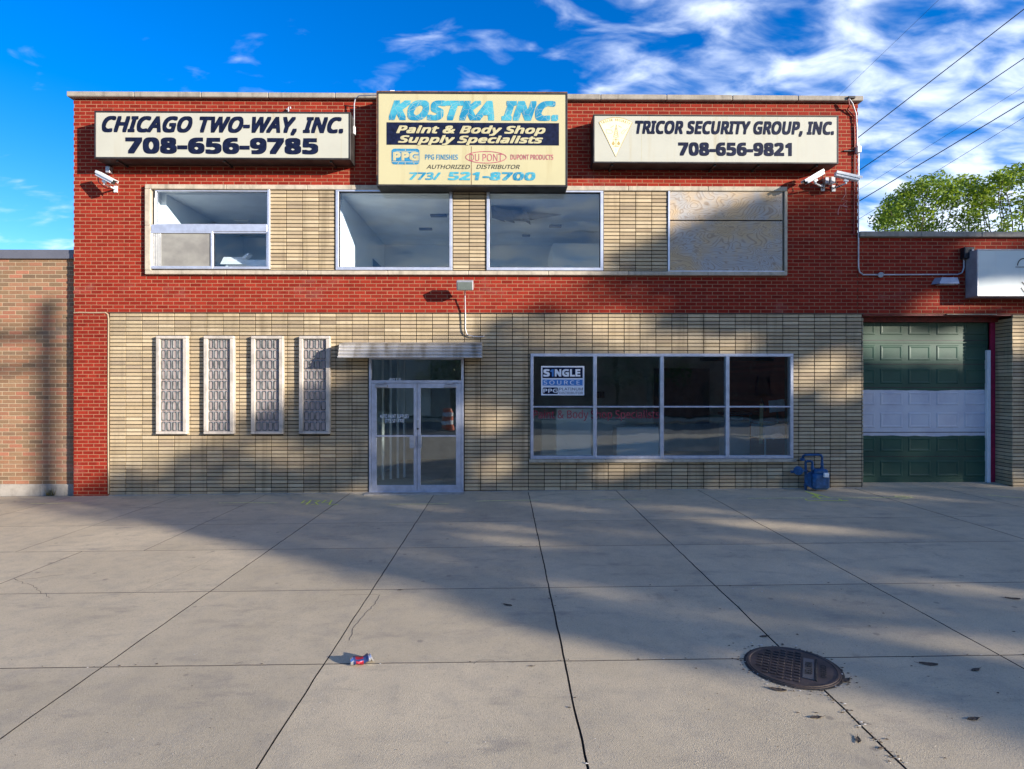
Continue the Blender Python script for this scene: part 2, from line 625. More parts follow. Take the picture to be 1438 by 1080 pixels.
# glass
def glass_mat(name, tint, refl):
    t = NT(name)
    t.n.remove(t.b)
    tr = t.node('ShaderNodeBsdfTransparent'); tr.inputs[0].default_value = (*tint, 1)
    gl = t.node('ShaderNodeBsdfGlossy'); gl.inputs['Roughness'].default_value = 0.0
    gl.inputs['Color'].default_value = (0.92, 0.96, 1.0, 1)
    b = t.node('ShaderNodeBump'); b.inputs['Strength'].default_value = 0.035; b.inputs['Distance'].default_value = 0.05
    nz = t.noise(t.pos(), 1.7, 2); t.l.new(nz, b.inputs['Height']); t.l.new(b.outputs[0], gl.inputs['Normal'])
    ge = t.node('ShaderNodeNewGeometry'); dt = t.node('ShaderNodeVectorMath', operation='DOT_PRODUCT')
    t.l.new(ge.outputs['Normal'], dt.inputs[0]); t.l.new(ge.outputs['Incoming'], dt.inputs[1])
    om = t.math('SUBTRACT', 1.0, t.math('ABSOLUTE', dt.outputs['Value']), clamp=True)
    fac = t.math('ADD', t.math('MULTIPLY', t.math('POWER', om, 5.0), 1 - refl), refl, clamp=True)
    mx = t.node('ShaderNodeMixShader')
    t.l.new(fac, mx.inputs[0]); t.l.new(tr.outputs[0], mx.inputs[1]); t.l.new(gl.outputs[0], mx.inputs[2])
    t.l.new(mx.outputs[0], t.out.inputs[0])
    return t.m


M['glass_up'] = glass_mat('upper_window_glass', (0.93, 0.97, 0.99), 0.042)
M['glass_low'] = glass_mat('shop_window_glass', (0.90, 0.95, 0.94), 0.125)
t = NT('glass_block'); p = t.pos()
nz = t.noise(t.map(p, (40, 1, 6)), 1, 2)
t.bump(nz, 0.5, 0.01)
M['gblock'] = t.fin(t.mix(t.ramp(nz, 0.3, 0.7), (0.07, 0.08, 0.075), (0.24, 0.25, 0.245)), 0.16, 0, 0.8)
M['gblock_in'] = plain('glass_block_hollow', (0.075, 0.085, 0.08), 0.12, 0, 0.5, 30, 0.8)
M['gmortar'] = mortar('glass_block_mortar', (0.40, 0.33, 0.30))
t = NT('insect_screen'); p = t.pos()
M['screen'] = t.fin(t.mix(t.ramp(t.noise(t.map(p, (1.5, 1, 2)), 1.6, 5, 0.6), 0.3, 0.7), (0.21, 0.20, 0.18), (0.31, 0.30, 0.26)), 0.85, 0, 0.2)
M['curtain'] = plain('curtain_cloth', (0.60, 0.60, 0.57), 0.9, 0, 0.15, 8)

# plywood
def ply(name, seed):
    t = NT(name); p = t.pos()
    q = t.map(p, (1.0, 1, 2.3), loc=(seed, 0, seed * 1.7))
    n = t.noise(q, 1.15, 2, 0.5, 0.6)
    rings = t.math('SINE', t.math('MULTIPLY', n, 190.0))
    wth = t.noise(t.map(p, (1, 1, 1), loc=(seed * 3, 0, 0)), 1.3, 5, 0.6)
    fine = t.noise(t.map(p, (3, 3, 60)), 1.0, 3, 0.6)
    c = t.mix(t.ramp(wth, 0.38, 0.62), (0.52, 0.38, 0.22), (0.40, 0.385, 0.36))
    c = t.mix(t.ramp(rings, 0.35, 1.0, 0, 0.5), c, (0.22, 0.15, 0.10))
    c = t.mix(t.ramp(fine, 0.5, 0.75, 0, 0.35), c, (0.62, 0.57, 0.48))
    v = t.node('ShaderNodeTexVoronoi'); v.inputs['Scale'].default_value = 1.6
    t.l.new(t.map(p, (1, 1, 1.3), loc=(seed, 0, 0)), v.inputs['Vector'])
    c = t.mix(t.ramp(v.outputs['Distance'], 0.05, 0.10, 0.5, 0), c, (0.22, 0.14, 0.07))
    t.bump(rings, 0.15, 0.004)
    return t.fin(c, 0.85, 0, 0.2)


M['ply1'] = ply('weathered_plywood', 2.3)
M['ply2'] = ply('weathered_plywood_swirled', 6.1)

# pavement concrete
t = NT('pavement_concrete'); p = t.pos()
oi = t.node('ShaderNodeObjectInfo').outputs['Random']
f1 = t.noise(p, 0.8, 7, 0.68); f2 = t.noise(p, 4.5, 5, 0.65); f3 = t.noise(p, 75, 4, 0.75); f4 = t.noise(p, 230, 1, 0.5)
c = t.mix(t.ramp(f1, 0.3, 0.7), (0.475, 0.388, 0.252), (0.575, 0.468, 0.305))
c = t.hsv(c, 0.5, 1.0, t.ramp(oi, 0, 1, 0.90, 1.08, False))
c = t.mix(t.ramp(f2, 0.40, 0.75, 0, 0.35), c, (0.26, 0.235, 0.195))
c = t.mix(t.ramp(f3, 0.47, 0.70, 0, 0.42), c, (0.20, 0.175, 0.14))
c = t.mix(t.ramp(f4, 0.60, 0.74, 0, 0.5), c, (0.68, 0.62, 0.50))
stn = t.noise(t.map(p, (1.1, 3.0, 1), rot=(0, 0, 0.5)), 1.1, 6, 0.7)
c = t.mix(t.ramp(stn, 0.53, 0.72, 0, 0.5), c, (0.21, 0.185, 0.155))
vv = t.node('ShaderNodeTexVoronoi'); vv.inputs['Scale'].default_value = 22
t.l.new(p, vv.inputs['Vector'])
c = t.mix(t.ramp(vv.outputs['Distance'], 0.05, 0.11, 0.55, 0), c, (0.12, 0.10, 0.08))
v3 = t.node('ShaderNodeTexVoronoi'); v3.inputs['Scale'].default_value = 2.6
t.l.new(t.map(p, (1, 1, 0)), v3.inputs['Vector'])
gum = t.math('ADD', v3.outputs['Distance'], t.math('MULTIPLY', t.math('SUBTRACT', f3, 0.5), 0.10))
c = t.mix(t.ramp(gum, 0.045, 0.075, 0.5, 0), c, (0.15, 0.13, 0.105))
oil = t.noise(t.map(p, (1.6, 0.9, 0), loc=(3.3, 1.2, 0)), 1.0, 7, 0.75)
c = t.mix(t.ramp(oil, 0.60, 0.72, 0, 0.40), c, (0.16, 0.14, 0.115))
brm = t.noise(t.map(p, (4, 220, 1)), 1.0, 2)
hgt = t.math('ADD', t.math('MULTIPLY', f3, 0.8), t.math('ADD', f4, t.math('MULTIPLY', brm, 0.25)))
t.bump(hgt, 0.42, 0.007)
M['pave'] = t.fin(c, 0.92, 0, 0.25)
M['soil'] = plain('joint_dirt', (0.035, 0.03, 0.024), 0.95, 0, 0.4, 20)
M['asphalt'] = plain('asphalt', (0.055, 0.054, 0.052), 0.85, 0, 0.25, 30)
M['earth'] = plain('grassy_earth', (0.07, 0.085, 0.035), 0.95, 0, 0.4, 2)
M['yellow'] = plain('faded_yellow_spray', (0.78, 0.76, 0.30), 0.8, 0, 0.35, 40)
M['yellowgreen'] = plain('bright_yellow_spray', (0.80, 0.85, 0.12), 0.8, 0, 0.3, 40)

# door with green and white paint bands
t = NT('garage_door_paint'); p = t.pos()
x, y, z = t.sep(p)
wob = t.math('MULTIPLY', t.math('SUBTRACT', t.noise(t.map(p, (2.2, 0.1, 0.1)), 1.0, 3), 0.5), 0.07)
zz = t.math('ADD', z, wob)
Yd = 0.42
zt, zb = Z(548, Yd, 1300), Z(612, Yd, 1300)
band = t.math('MULTIPLY', t.ramp(zz, zb - 0.006, zb + 0.006), t.ramp(zz, zt + 0.006, zt - 0.006))
nn = t.noise(p, 3.0, 5, 0.6)
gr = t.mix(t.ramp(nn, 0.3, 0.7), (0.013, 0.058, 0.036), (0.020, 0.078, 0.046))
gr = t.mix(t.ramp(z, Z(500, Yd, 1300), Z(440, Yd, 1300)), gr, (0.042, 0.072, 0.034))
wh = t.mix(t.ramp(nn, 0.35, 0.75), (0.58, 0.58, 0.60), (0.47, 0.47, 0.52))
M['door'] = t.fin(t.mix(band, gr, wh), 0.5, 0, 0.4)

t = NT('corrugated_aluminium'); p = t.pos()
s1 = t.noise(t.map(p, (6, 1, 1.0)), 1.0, 5, 0.6)
x, y, z = t.sep(p)
c = t.mix(t.ramp(s1, 0.42, 0.72, 0, 0.7), (0.62, 0.60, 0.57), (0.25, 0.20, 0.14))
c = t.mix(t.ramp(z, 2.70, 2.82, 0, 0.5), c, (0.16, 0.13, 0.08))
M['awn'] = t.fin(c, 0.5, 0.25)
M['gasblue'] = plain('gas_meter_blue_paint', (0.018, 0.085, 0.20), 0.42, 0, 0.35, 14)

t = NT('cast_iron'); p = t.pos()
f = t.noise(p, 8, 5); g = t.noise(p, 90, 2)
t.bump(g, 0.4, 0.003)
M['iron'] = t.fin(t.mix(t.ramp(f, 0.35, 0.65), (0.115, 0.082, 0.066), (0.075, 0.055, 0.045)), 0.6, 0.35)


def leaf_mat(name, a, b, tr):
    t = NT(name)
    rnd = t.node('ShaderNodeNewGeometry').outputs['Random Per Island']
    big = t.noise(t.pos(), 0.8, 2)
    c = t.mix(rnd, a, b)
    c = t.mix(t.ramp(big, 0.4, 0.65, 0, 0.5), c, tuple(v * 0.7 for v in a))
    t.fin(c, 0.55, 0, 0.3)
    trn = t.node('ShaderNodeBsdfTranslucent'); t.l.new(t.mix(0.5, c, tr), trn.inputs[0])
    mx = t.node('ShaderNodeMixShader'); mx.inputs[0].default_value = 0.42
    t.l.new(t.b.outputs[0], mx.inputs[1]); t.l.new(trn.outputs[0], mx.inputs[2]); t.l.new(mx.outputs[0], t.out.inputs[0])
    return t.m


M['leaf'] = leaf_mat('green_leaves', (0.065, 0.14, 0.014), (0.18, 0.27, 0.022), (0.36, 0.46, 0.03))
M['leaf_b'] = leaf_mat('street_tree_leaves', (0.035, 0.08, 0.015), (0.08, 0.13, 0.02), (0.14, 0.20, 0.03))
t = NT('bark'); p = t.pos(); f = t.noise(t.map(p, (8, 8, 1.5)), 1.5, 5)
t.bump(f, 0.7, 0.03)
M['bark'] = t.fin(t.mix(f, (0.06, 0.045, 0.035), (0.15, 0.12, 0.09)), 0.9)
M['pole'] = plain('weathered_pole_wood', (0.10, 0.075, 0.055), 0.9, 0, 0.3, 5)

# ------------------------------------------------------------------ ground, road, pavement
m = MB()
m.quad((-1200, -1200, -0.30), (1200, -1200, -0.30), (1200, 1200, -0.30), (-1200, 1200, -0.30))
m.build('ground', M['earth'], kind='structure')
m = MB()
for a, b in zip([-14, 14], [14, 14]):
    pass
m.quad((-60, -12.0, gz(-60) - 0.016), (-14, -12.0, gz(-14) - 0.016), (-14, 1.0, gz(-14) - 0.016), (-60, 1.0, gz(-60) - 0.016))
m.quad((-14, -12.0, gz(-14) - 0.016), (14, -12.0, gz(14) - 0.016), (14, 1.0, gz(14) - 0.016), (-14, 1.0, gz(-14) - 0.016))
m.quad((14, -12.0, gz(14) - 0.016), (60, -12.0, gz(14) - 0.016), (60, 1.0, gz(14) - 0.016), (14, 1.0, gz(14) - 0.016))
m.build('pavement_bed', M['soil'], kind='structure')
pav = MB()
pav.quad((-60, -11.95, gz(-14) - 0.006), (-14, -11.95, gz(-14) - 0.006), (-14, 0.9, gz(-14) - 0.006), (-60, 0.9, gz(-14) - 0.006))
pav.quad((14, -11.95, gz(14) - 0.006), (60, -11.95, gz(14) - 0.006), (60, 0.9, gz(14) - 0.006), (14, 0.9, gz(14) - 0.006))
pave = pav.build('pavement', M['pave'], kind='structure')
XJ = [-14, -12.5, -11.0, -9.55, -8.0, -6.02, -4.45, -2.90, -1.31, 0.43, 2.08, 3.62, 6.58, 8.2, 9.8, 11.4, 14]
YJ = [0.02, -2.37, -3.72, -5.2, -6.74, -8.25, -9.8, -11.0, -11.97]


def slab(x0, x1, y0, y1, wl_, wr_, wb_, wf_):
    m = MB()
    n = 14
    def edge(a, b, jit):
        out = []
        for i in range(n):
            f = i / n
            p = [a[0] + (b[0] - a[0]) * f, a[1] + (b[1] - a[1]) * f]
            k = mnoise.noise(Vector((p[0] * 3.1, p[1] * 3.1, 0))) * jit + mnoise.noise(Vector((p[0] * 17, p[1] * 17, 4))) * jit * 0.7
            if i: p = [p[0] + k * (abs(b[1] - a[1]) > 0.01), p[1] + k * (abs(b[0] - a[0]) > 0.01)]
            out.append(p)
        return out
    a, b, c, d = (x0 + wl_, y0 + wf_), (x1 - wr_, y0 + wf_), (x1 - wr_, y1 - wb_), (x0 + wl_, y1 - wb_)
    ring = edge(a, b, 0.004) + edge(b, c, 0.007) + edge(c, d, 0.004) + edge(d, a, 0.007)
    cx, cy = (x0 + x1) / 2, (y0 + y1) / 2
    def lvl(s_, dz_):
        out = []
        for p in ring:
            dx, dy = cx - p[0], cy - p[1]
            out.append((p[0] + math.copysign(min(s_, abs(dx)), dx), p[1] + math.copysign(min(s_, abs(dy)), dy), gz(p[0]) + dz_))
        return out
    L = [lvl(0, -0.03), lvl(0, -0.0015), lvl(0.0015, 0.0)]
    N = len(ring)
    for l in L: m.v += l
    for k in range(2):
        for i in range(N):
            j = (i + 1) % N
            m.f.append((k * N + i, k * N + j, (k + 1) * N + j, (k + 1) * N + i)); m.m.append(1)
    m.f.append(tuple(2 * N + i for i in range(N))); m.m.append(0)
    return m


for r_ in range(len(YJ) - 1):
    xs = list(XJ)
    if r_ >= 2:
        xs = [v for v in xs if v not in (-6.02, -4.45)]
        if r_ == 2: xs = sorted(xs + [-5.2])
    for i in range(len(xs) - 1):
        wide = {0.43: 0.0055, 2.08: 0.0055, -1.31: 0.0042, -2.90: 0.0045, 3.62: 0.0045, 6.58: 0.006, -4.45: 0.003, -6.02: 0.0025, -8.0: 0.0025}
        w0, w1 = wide.get(xs[i], 0.004), wide.get(xs[i + 1], 0.004)
        if -1.32 < xs[i] < -1.30 and r_ == 3: w0 = 0.003
        t_ = 0.0028 if r_ < 2 else 0.004
        slab(xs[i], xs[i + 1], YJ[r_ + 1], YJ[r_], w0, w1, t_, t_).build('pavement_slab', [M['pave'], M['soil']], pave)
def crack(pts, w, seed):
    q = random.Random(seed); out = []
    for a_, b_ in zip(pts, pts[1:]):
        A_, B_ = Vector(G(*a_)), Vector(G(*b_)); n_ = max(2, int((B_ - A_).length / .04))
        for i in range(n_):
            v_ = A_.lerp(B_, i / n_); out.append(v_ + Vector((q.gauss(0, .006), q.gauss(0, .010), 0)))
    out = [Vector((v_.x, v_.y, gz(v_.x) + .0012)) for v_ in out]
    MB().strip(out, w, (0, 0, 1)).build('crack', M['soil'], pave)
crack([(18, 814), (50, 812), (95, 806)], .006, 1); crack([(18, 812), (45, 822), (73, 841)], .004, 2); crack([(180, 836), (250, 808), (300, 785)], .003, 3)
crack([(490, 900), (497, 880), (530, 843), (532, 836), (520, 835), (470, 836)], .004, 4); crack([(1210, 1012), (1230, 1018)], .003, 5)
crack([(665, 931), (676, 927), (690, 928), (700, 932)], .003, 6); crack([(330, 933), (352, 925)], .003, 7)
# kerb, road, far pavement
m = MB(); m.box(-60, 60, -12.16, -11.99, -0.3, -0.02, 0.02); m.build('kerb', M['conc'], kind='structure')
m = MB(); m.quad((-200, -22, -0.16), (200, -22, -0.16), (200, -12.15, -0.16), (-200, -12.15, -0.16)); m.build('road', M['asphalt'], kind='structure')
m = MB(); m.box(-60, 60, -25, -22, -0.3, -0.03, 0.02); m.build('far_pavement', M['pave'], kind='structure')

# ------------------------------------------------------------------ walls
def solid_cells(x0, x1, z0, z1, holes):
    xs = sorted({x0, x1, *[min(max(h[0], x0), x1) for h in holes], *[min(max(h[1], x0), x1) for h in holes]})
    zs = sorted({z0, z1, *[min(max(h[2], z0), z1) for h in holes], *[min(max(h[3], z0), z1) for h in holes]})
    out = []
    for i in range(len(xs) - 1):
        for j in range(len(zs) - 1):
            cx, cz = (xs[i] + xs[i + 1]) / 2, (zs[j] + zs[j + 1]) / 2
            if any(h[0] < cx < h[1] and h[2] < cz < h[3] for h in holes): continue
            out.append((xs[i], xs[i + 1], zs[j], zs[j + 1]))
    return out


def backing(name, mat, x0, x1, z0, z1, y0, y1, holes, parent):
    m = MB()
    for c in solid_cells(x0, x1, z0, z1, holes):
        m.box(c[0], c[1], y0, y1, c[2], c[3])
    return m.build(name, mat, parent)


def courses(building, wallpart, mat, w, h, running, xo, x0, x1, z0, z1, holes, y, jx, jz, proud, n_single, pref, name='brick', stuffname='brick_courses', jitter=0.0012, zo=None):
    """brick rows; the n_single bricks nearest to pref become objects of their own"""
    cells = []
    zo = (ZO_R if h == BH else ZO_B if h == SH else 0.0) if zo is None else zo
    r0, r1 = math.floor((z0 - zo) / h), math.ceil((z1 - zo) / h)
    for r in range(r0, r1):
        off = 0.5 * ((r + 1000) % 2) if running else 0
        c0 = math.floor((x0 - xo) / w + off); c1 = math.ceil((x1 - xo) / w + off)
        for c in range(c0, c1):
            a, b = xo + (c - off) * w + jx / 2, xo + (c + 1 - off) * w - jx / 2
            lo, hi = zo + r * h + jz / 2, zo + (r + 1) * h - jz / 2
            lo, hi = max(lo, z0), min(hi, z1)
            if hi - lo < 0.012: continue
            segs = [(max(a, x0), min(b, x1))]
            for H in holes:
                if hi <= H[2] or lo >= H[3]: continue
                if min(hi, H[3]) - max(lo, H[2]) < 0.5 * (hi - lo): continue
                ns = []
                for s0, s1 in segs:
                    if H[1] <= s0 or H[0] >= s1: ns.append((s0, s1)); continue
                    if H[0] > s0: ns.append((s0, H[0]))
                    if H[1] < s1: ns.append((H[1], s1))
                segs = ns
            for s0, s1 in segs:
                if s1 - s0 > 0.02: cells.append((s0, s1, lo, hi, abs((s1 - s0) - (w - jx)) < 1e-4 and abs((hi - lo) - (h - jz)) < 1e-4))
    full = [c for c in cells if c[4]]
    full.sort(key=lambda c: (c[0] - pref[0]) ** 2 + (c[2] - pref[1]) ** 2)
    single = full[:n_single]
    ss = set(id(c) for c in single)
    if single:
        bm = MB().box(-(w - jx) / 2, (w - jx) / 2, -proud, 0.01, -(h - jz) / 2, (h - jz) / 2, 0.003)
        me = None
        for c in single:
            o_ = ((c[0] + c[1]) / 2, y + R.uniform(-jitter, jitter), (c[2] + c[3]) / 2)
            if me is None:
                ob = bm.build(name, mat, None, org=(0, 0, 0)); me = ob.data
                col.objects.unlink(ob); bpy.data.objects.remove(ob)
            ob = bpy.data.objects.new(name, me)
            place(ob, o_, building)
    m = MB()
    for c in cells:
        if id(c) in ss: continue
        dy = R.uniform(-jitter, jitter)
        m.box(c[0], c[1], y - proud + dy, y + 0.01, c[2], c[3], 0.003)
    if m.v:
        o = m.build(stuffname, mat, wallpart)
        o['kind'] = 'stuff'


# ---- main building --------------------------------------------------------
BX0, BX1 = X(103), X(1205)
BTOP = Z(141)
ZS = Z(439.3)                        # top of buff field
main = thing('commercial_building', (-1.0, 8, 0), 'two storey red brick shop building with buff lower front and long upper window band', 'building')
up = (X(204), X(1106), Z(384.5), Z(261))       # upper window band
door_h = (X(517), X(652), -0.3, Z(503))
win_h = (X(744), X(1115), Z(649), Z(496))
gb = [(218.5, 262), (285.5, 328), (352, 397), (419.5, 463)]
gb_h = [(X(a), X(b), Z(609), Z(472)) for a, b in gb]
red_wall = backing('red_brick_wall', M['mortar_pink'], BX0 + 0.01, BX1 - 0.01, ZS, BTOP, 0.0035, 0.30, [up], main)
courses(main, red_wall, M['red'], BW, BH, True, PX0, BX0, BX1, ZS, BTOP, [up], 0.012, 0.013, 0.0125, 0.012, 300, (X(700), Z(410)))
# left pier of red brick
pier = backing('brick_pier', M['mortar_pink'], BX0 + 0.01, X(151), -0.2, ZS - 0.01, 0.0035, 0.30, [], main)
courses(main, pier, M['red'], BW, BH, True, PX0 + 0.05, BX0, X(152), -0.2, ZS - 0.02, [], 0.012, 0.013, 0.0125, 0.012, 0, (0, 0), stuffname='pier_courses')
m = MB()
pts = [(X(104), ZS - 0.012), (X(112), ZS - 0.004), (X(130), ZS - 0.010), (X(148), ZS - 0.006), (X(151.5), ZS - 0.04), (X(152.5), ZS - 0.12), (X(152), 1.2), (X(152.6), 0.0)]
m.tube([(a, -0.002, b) for a, b in pts], 0.013, 6)
m.build('mortar_bead', M['mortar_tan'], main)
# buff field
YB = 0.035
holes = [door_h, win_h] + gb_h
SX1 = X(1213)
buff = backing('buff_brick_wall', M['mortar_dark'], X(152), SX1 - 0.012, -0.15, ZS, YB, 0.30, holes, main)
courses(main, buff, M['buff'], SW, SH, False, X(152) + 0.01, X(152), SX1, -0.09, ZS - 0.012, holes, YB, 0.012, 0.015, 0.018, 300, (X(940), Z(640)), name='buff_brick', stuffname='buff_brick_courses', jitter=0.003)
m = MB(); xa, xb = X(152), SX1 - .02
m.v += [(xa, .008, -.2), (xb, .008, -.2), (xb, .008, gz(xb) + .012), (xa, .008, gz(xa) + .012), (xa, .04, gz(xa) + .018), (xb, .04, gz(xb) + .018)]
m.f += [(0, 1, 2, 3), (3, 2, 5, 4)]; m.m += [0, 0]; m.build('footing', M['conc'], main)
# dark strip standing in for the shadow line under the red brick
bx('shadow_line_strip', M['dark_metal'], X(152), SX1, 0.0, 0.06, ZS - 0.014, ZS - 0.001, main, 0)
# recessed band panels of buff brick upstairs
for i, (a, b) in enumerate(((380, 472), (636, 683.5), (847, 937))):
    xa, xb = X(a), X(b)
    hz0, hz1 = Z(380), Z(265)
    pn = backing('buff_brick_panel', M['mortar_dark'], xa, xb, hz0, hz1, -0.018, 0.28, [], main)
    courses(main, pn, buffm('buff_roman_brick_panel', xa + .004), SW, SH, False, xa + 0.004 - (0.0 if i != 1 else 0.0), xa + 0.002, xb - 0.002, hz0, hz1, [], -0.018, 0.011, 0.015, 0.018, 0, (0, 0), stuffname='panel_courses', jitter=0.003)
# stone surround of the band
m = MB()
zt, zb = Z(260), Z(386)
ux0, ux1 = X(203, -.075), X(1106, -.075)
nseg = 8
for i in range(nseg):
    a, b = ux0 + (ux1 - ux0) * i / nseg, ux0 + (ux1 - ux0) * (i + 1) / nseg
    bx('surround_stone', M['limestone'], a + 0.002, b - 0.002, -0.075, 0.06, Z(267, -.075), Z(260.5, -.075), main, 0.008)
    bx('surround_stone', M['limestone'], a + 0.002, b - 0.002, -0.075, 0.06, Z(386, -.075), Z(380.5, -.075), main, 0.008)
for (a, b) in ((ux0, X(211, -.075)), (X(1102, -.075), ux1)):
    zm = Z(318, -.075)
    bx('surround_stone', M['limestone'], a, b, -0.075, 0.06, Z(380.5, -.075) + 0.002, zm - 0.001, main, 0.008)
    bx('surround_stone', M['limestone'], a, b, -0.075, 0.06, zm + 0.001, Z(267, -.075) - 0.002, main, 0.008)
# coping
cz0, cz1 = BTOP - 0.012, BTOP + 0.085
ncp = 12
for i in range(ncp):
    a, b = X(98) + (X(1209) - X(98)) * i / ncp, X(98) + (X(1209) - X(98)) * (i + 1) / ncp
    bx('coping_stone', M['coping'], a + 0.002, b - 0.002, -0.09, 0.36, cz0 + R.uniform(-.002, .002), cz1 + R.uniform(-.002, .002), main, 0.012)
# shell: sides, roof, back, floors, partitions
DEP = 16.0
m = MB()
m.box(BX0 + 0.012, BX0 + 0.25, 0.30, DEP, -0.3, BTOP); m.box(BX1 - 0.25, BX1 - 0.012, 0.30, DEP, -0.3, BTOP)
m.box(BX0 + 0.25, BX1 - 0.25, DEP - 0.25, DEP, -0.3, BTOP)
m.build('side_wall', M['red'], main)
bx('roof', M['flash'], BX0 + 0.25, BX1 - 0.25, 0.31, DEP - 0.25, BTOP - 0.45, BTOP - 0.30, main, 0)
ZC2 = Z(268.5)                      # upstairs ceiling
bx('floor_slab', M['int_floor'], BX0 + 0.25, BX1 - 0.25, 0.305, 8.0, 3.25, 3.40, main, 0)
bx('upstairs_ceiling', M['int_ceil'], BX0 + 0.25, BX1 - 0.25, 0.305, 8.0, ZC2 + 0.01, ZC2 + 0.12, main, 0)
m = MB()
yb2 = 4.3
m.box(X(474) - 0.12, X(474) - 0.0, 0.305, yb2, 3.401, ZC2 + 0.009)                  # left wall of the middle room
m.box(X(474) + 0.001, 3.0, yb2, yb2 + 0.12, 3.401, ZC2 + 0.009)
m.box(2.6, 2.72, 0.305, yb2 - 0.001, 3.401, ZC2 + 0.009)
m.box(X(222) - 0.14, X(222) - 0.02, 0.305, 3.6, 3.401, ZC2 + 0.009)
m.box(X(222) - 0.019, X(474) - 0.121, 3.6, 3.7, 3.401, ZC2 + 0.009)
m.build('upstairs_partition', M['int_wall'], main)
bx('inner_doorway', M['blue_dark'], X(474) + 0.001, X(474) + 0.012, 2.9, 3.8, 3.41, 5.0, main, 0)
bx('ceiling_soffit', M['int_wall'], 1.1, 2.59, 2.6, yb2 - 0.002, 3.402, ZC2 - 0.35, main, 0)
for (a, yy, w_, d_) in ((-1.6, 1.5, .35, .14), (-2.0, 2.6, .3, .12), (-0.9, 3.2, .5, .2), (-1.2, 4.0, .7, .25), (1.0, 2.3, .28, .14), (0.4, 3.2, .2, .1), (-5.0, 2.4, .4, .2), (-6.0, 2.0, .35, .2), (-4.5, 1.9, .25, .12)):
    bx('ceiling_vent', M['blue_dark'] if R.random() < .6 else M['white_paint'], a, a + w_, yy, yy + d_, ZC2 - 0.03, ZC2 + 0.005, main, 0.004)
# torn ceiling flap near third window
m = MB()
x0 = X(688)
prof = [(0, 0.0), (.18, -.05), (.4, -.10), (.62, -.04), (.75, -.16)]
for i in range(4):
    m.quad((x0 + prof[i][0], 0.9, ZC2 + prof[i][1]), (x0 + prof[i + 1][0], 0.9, ZC2 + prof[i + 1][1]), (x0 + prof[i + 1][0] + .1, 1.9, ZC2 + prof[i + 1][1] * .6 - .02), (x0 + prof[i][0], 1.7, ZC2 + prof[i][1] * .5 - .02))
m.poly([(x0 + .5, 1.2, ZC2 - .01), (x0 + 1.5, 1.5, ZC2 - .006), (x0 + .8, 1.9, ZC2 - .02), (x0 + .4, 1.6, ZC2 - .05)])
m.build('torn_ceiling_board', M['blue_dark'], main)
# shop interior
bx('shop_floor', M['int_floor'], BX0 + 0.25, BX1 - 0.25, 0.305, 8.0, -0.05, 0.10, main, 0)
bx('shop_ceiling', M['int_dark'], BX0 + 0.25, BX1 - 0.25, 0.305, 8.0, 3.05, 3.249, main, 0)
m = MB()
m.box(BX0 + .25, BX1 - 0.25, 8.0, 8.1, -0.05, BTOP - 0.451)
m.box(X(744) - 0.15, X(744) - 0.03, 0.305, 6.0, 0.10, 3.049)
m.box(X(517) - 0.2, X(517) - 0.08, 0.305, 6.0, 0.10, 3.049)
m.box(X(744) - 0.029, BX1 - .25, 6.0, 6.1, 0.10, 3.049)
m.box(X(517) - 0.079, X(744) - 0.151, 4.2, 4.3, 0.10, 3.049)
m.build('shop_partition', M['int_dark'], main)
for k, (px, yy) in enumerate(((536, .9), (547, 1.0), (557, 1.1), (566, 1.2))):
    bx('vestibule_post', M['white_paint'], X(px, yy), X(px + 3, yy), yy, yy + .06, .101, 2.6, main, .004)
bx('notice_board', M['int_wall'], X(560, 1.9), X(605, 1.9), 1.9, 1.94, 1.35, 2.7, main, .004)
# lower paler dado on the shop's back wall
bx('counter_front', M['int_wall'], 0.9, 3.0, 3.6, 4.0, 0.10, 1.15, main, 0.01)
bx('low_partition', M['int_wall'], X(781, 1.6), X(830, 1.6), 1.6, 1.7, 0.10, Z(574, 1.6), main, 0.01)
bx('display_case', M['int_wall'], X(866, 2.2), X(925, 2.2), 2.2, 2.7, 0.10, Z(600, 2.2), main, 0.01)
bx('pegboard', M['blue_dark'], 4.3, 5.9, 5.93, 5.99, 0.9, 2.5, main, 0.0)
bx('ceiling_beam', M['black'], X(985, 3), X(1090, 3), 2.9, 3.1, 2.60, 2.68, main, 0)

# ---- windows ---------------------------------------------------------------
def frame_bars(parent, name, mat, x0, x1, z0, z1, y0, y1, t, bev=0.004):
    m = MB()
    m.box(x0, x1, y0, y1, z1 - t, z1, bev); m.box(x0, x1, y0, y1, z0, z0 + t, bev)
    m.box(x0, x0 + t, y0 + .001, y1 - .001, z0 + t, z1 - t, bev); m.box(x1 - t, x1, y0 + .001, y1 - .001, z0 + t, z1 - t, bev)
    return m.build(name, mat, parent)


def pane(parent, mat, x0, x1, z0, z1, y, name='pane'):
    m = MB(); m.box(x0, x1, y, y + 0.006, z0, z1)
    # single-sided reflection is enough: a thin real sheet
    return m.build(name, mat, parent)


def jamb(name, x0, x1, z0, z1, y0=0.06, y1=0.30, t=0.03, mat=None):
    m = MB(); e = 0.002
    m.box(x0 - t, x0 + e, y0, y1, z0 - t, z1 + t); m.box(x1 - e, x1 + t, y0, y1, z0 - t, z1 + t)
    m.box(x0 + e, x1 - e, y0, y1, z0 - t, z0 + e); m.box(x0 + e, x1 - e, y0, y1, z1 - e, z1 + t)
    return m


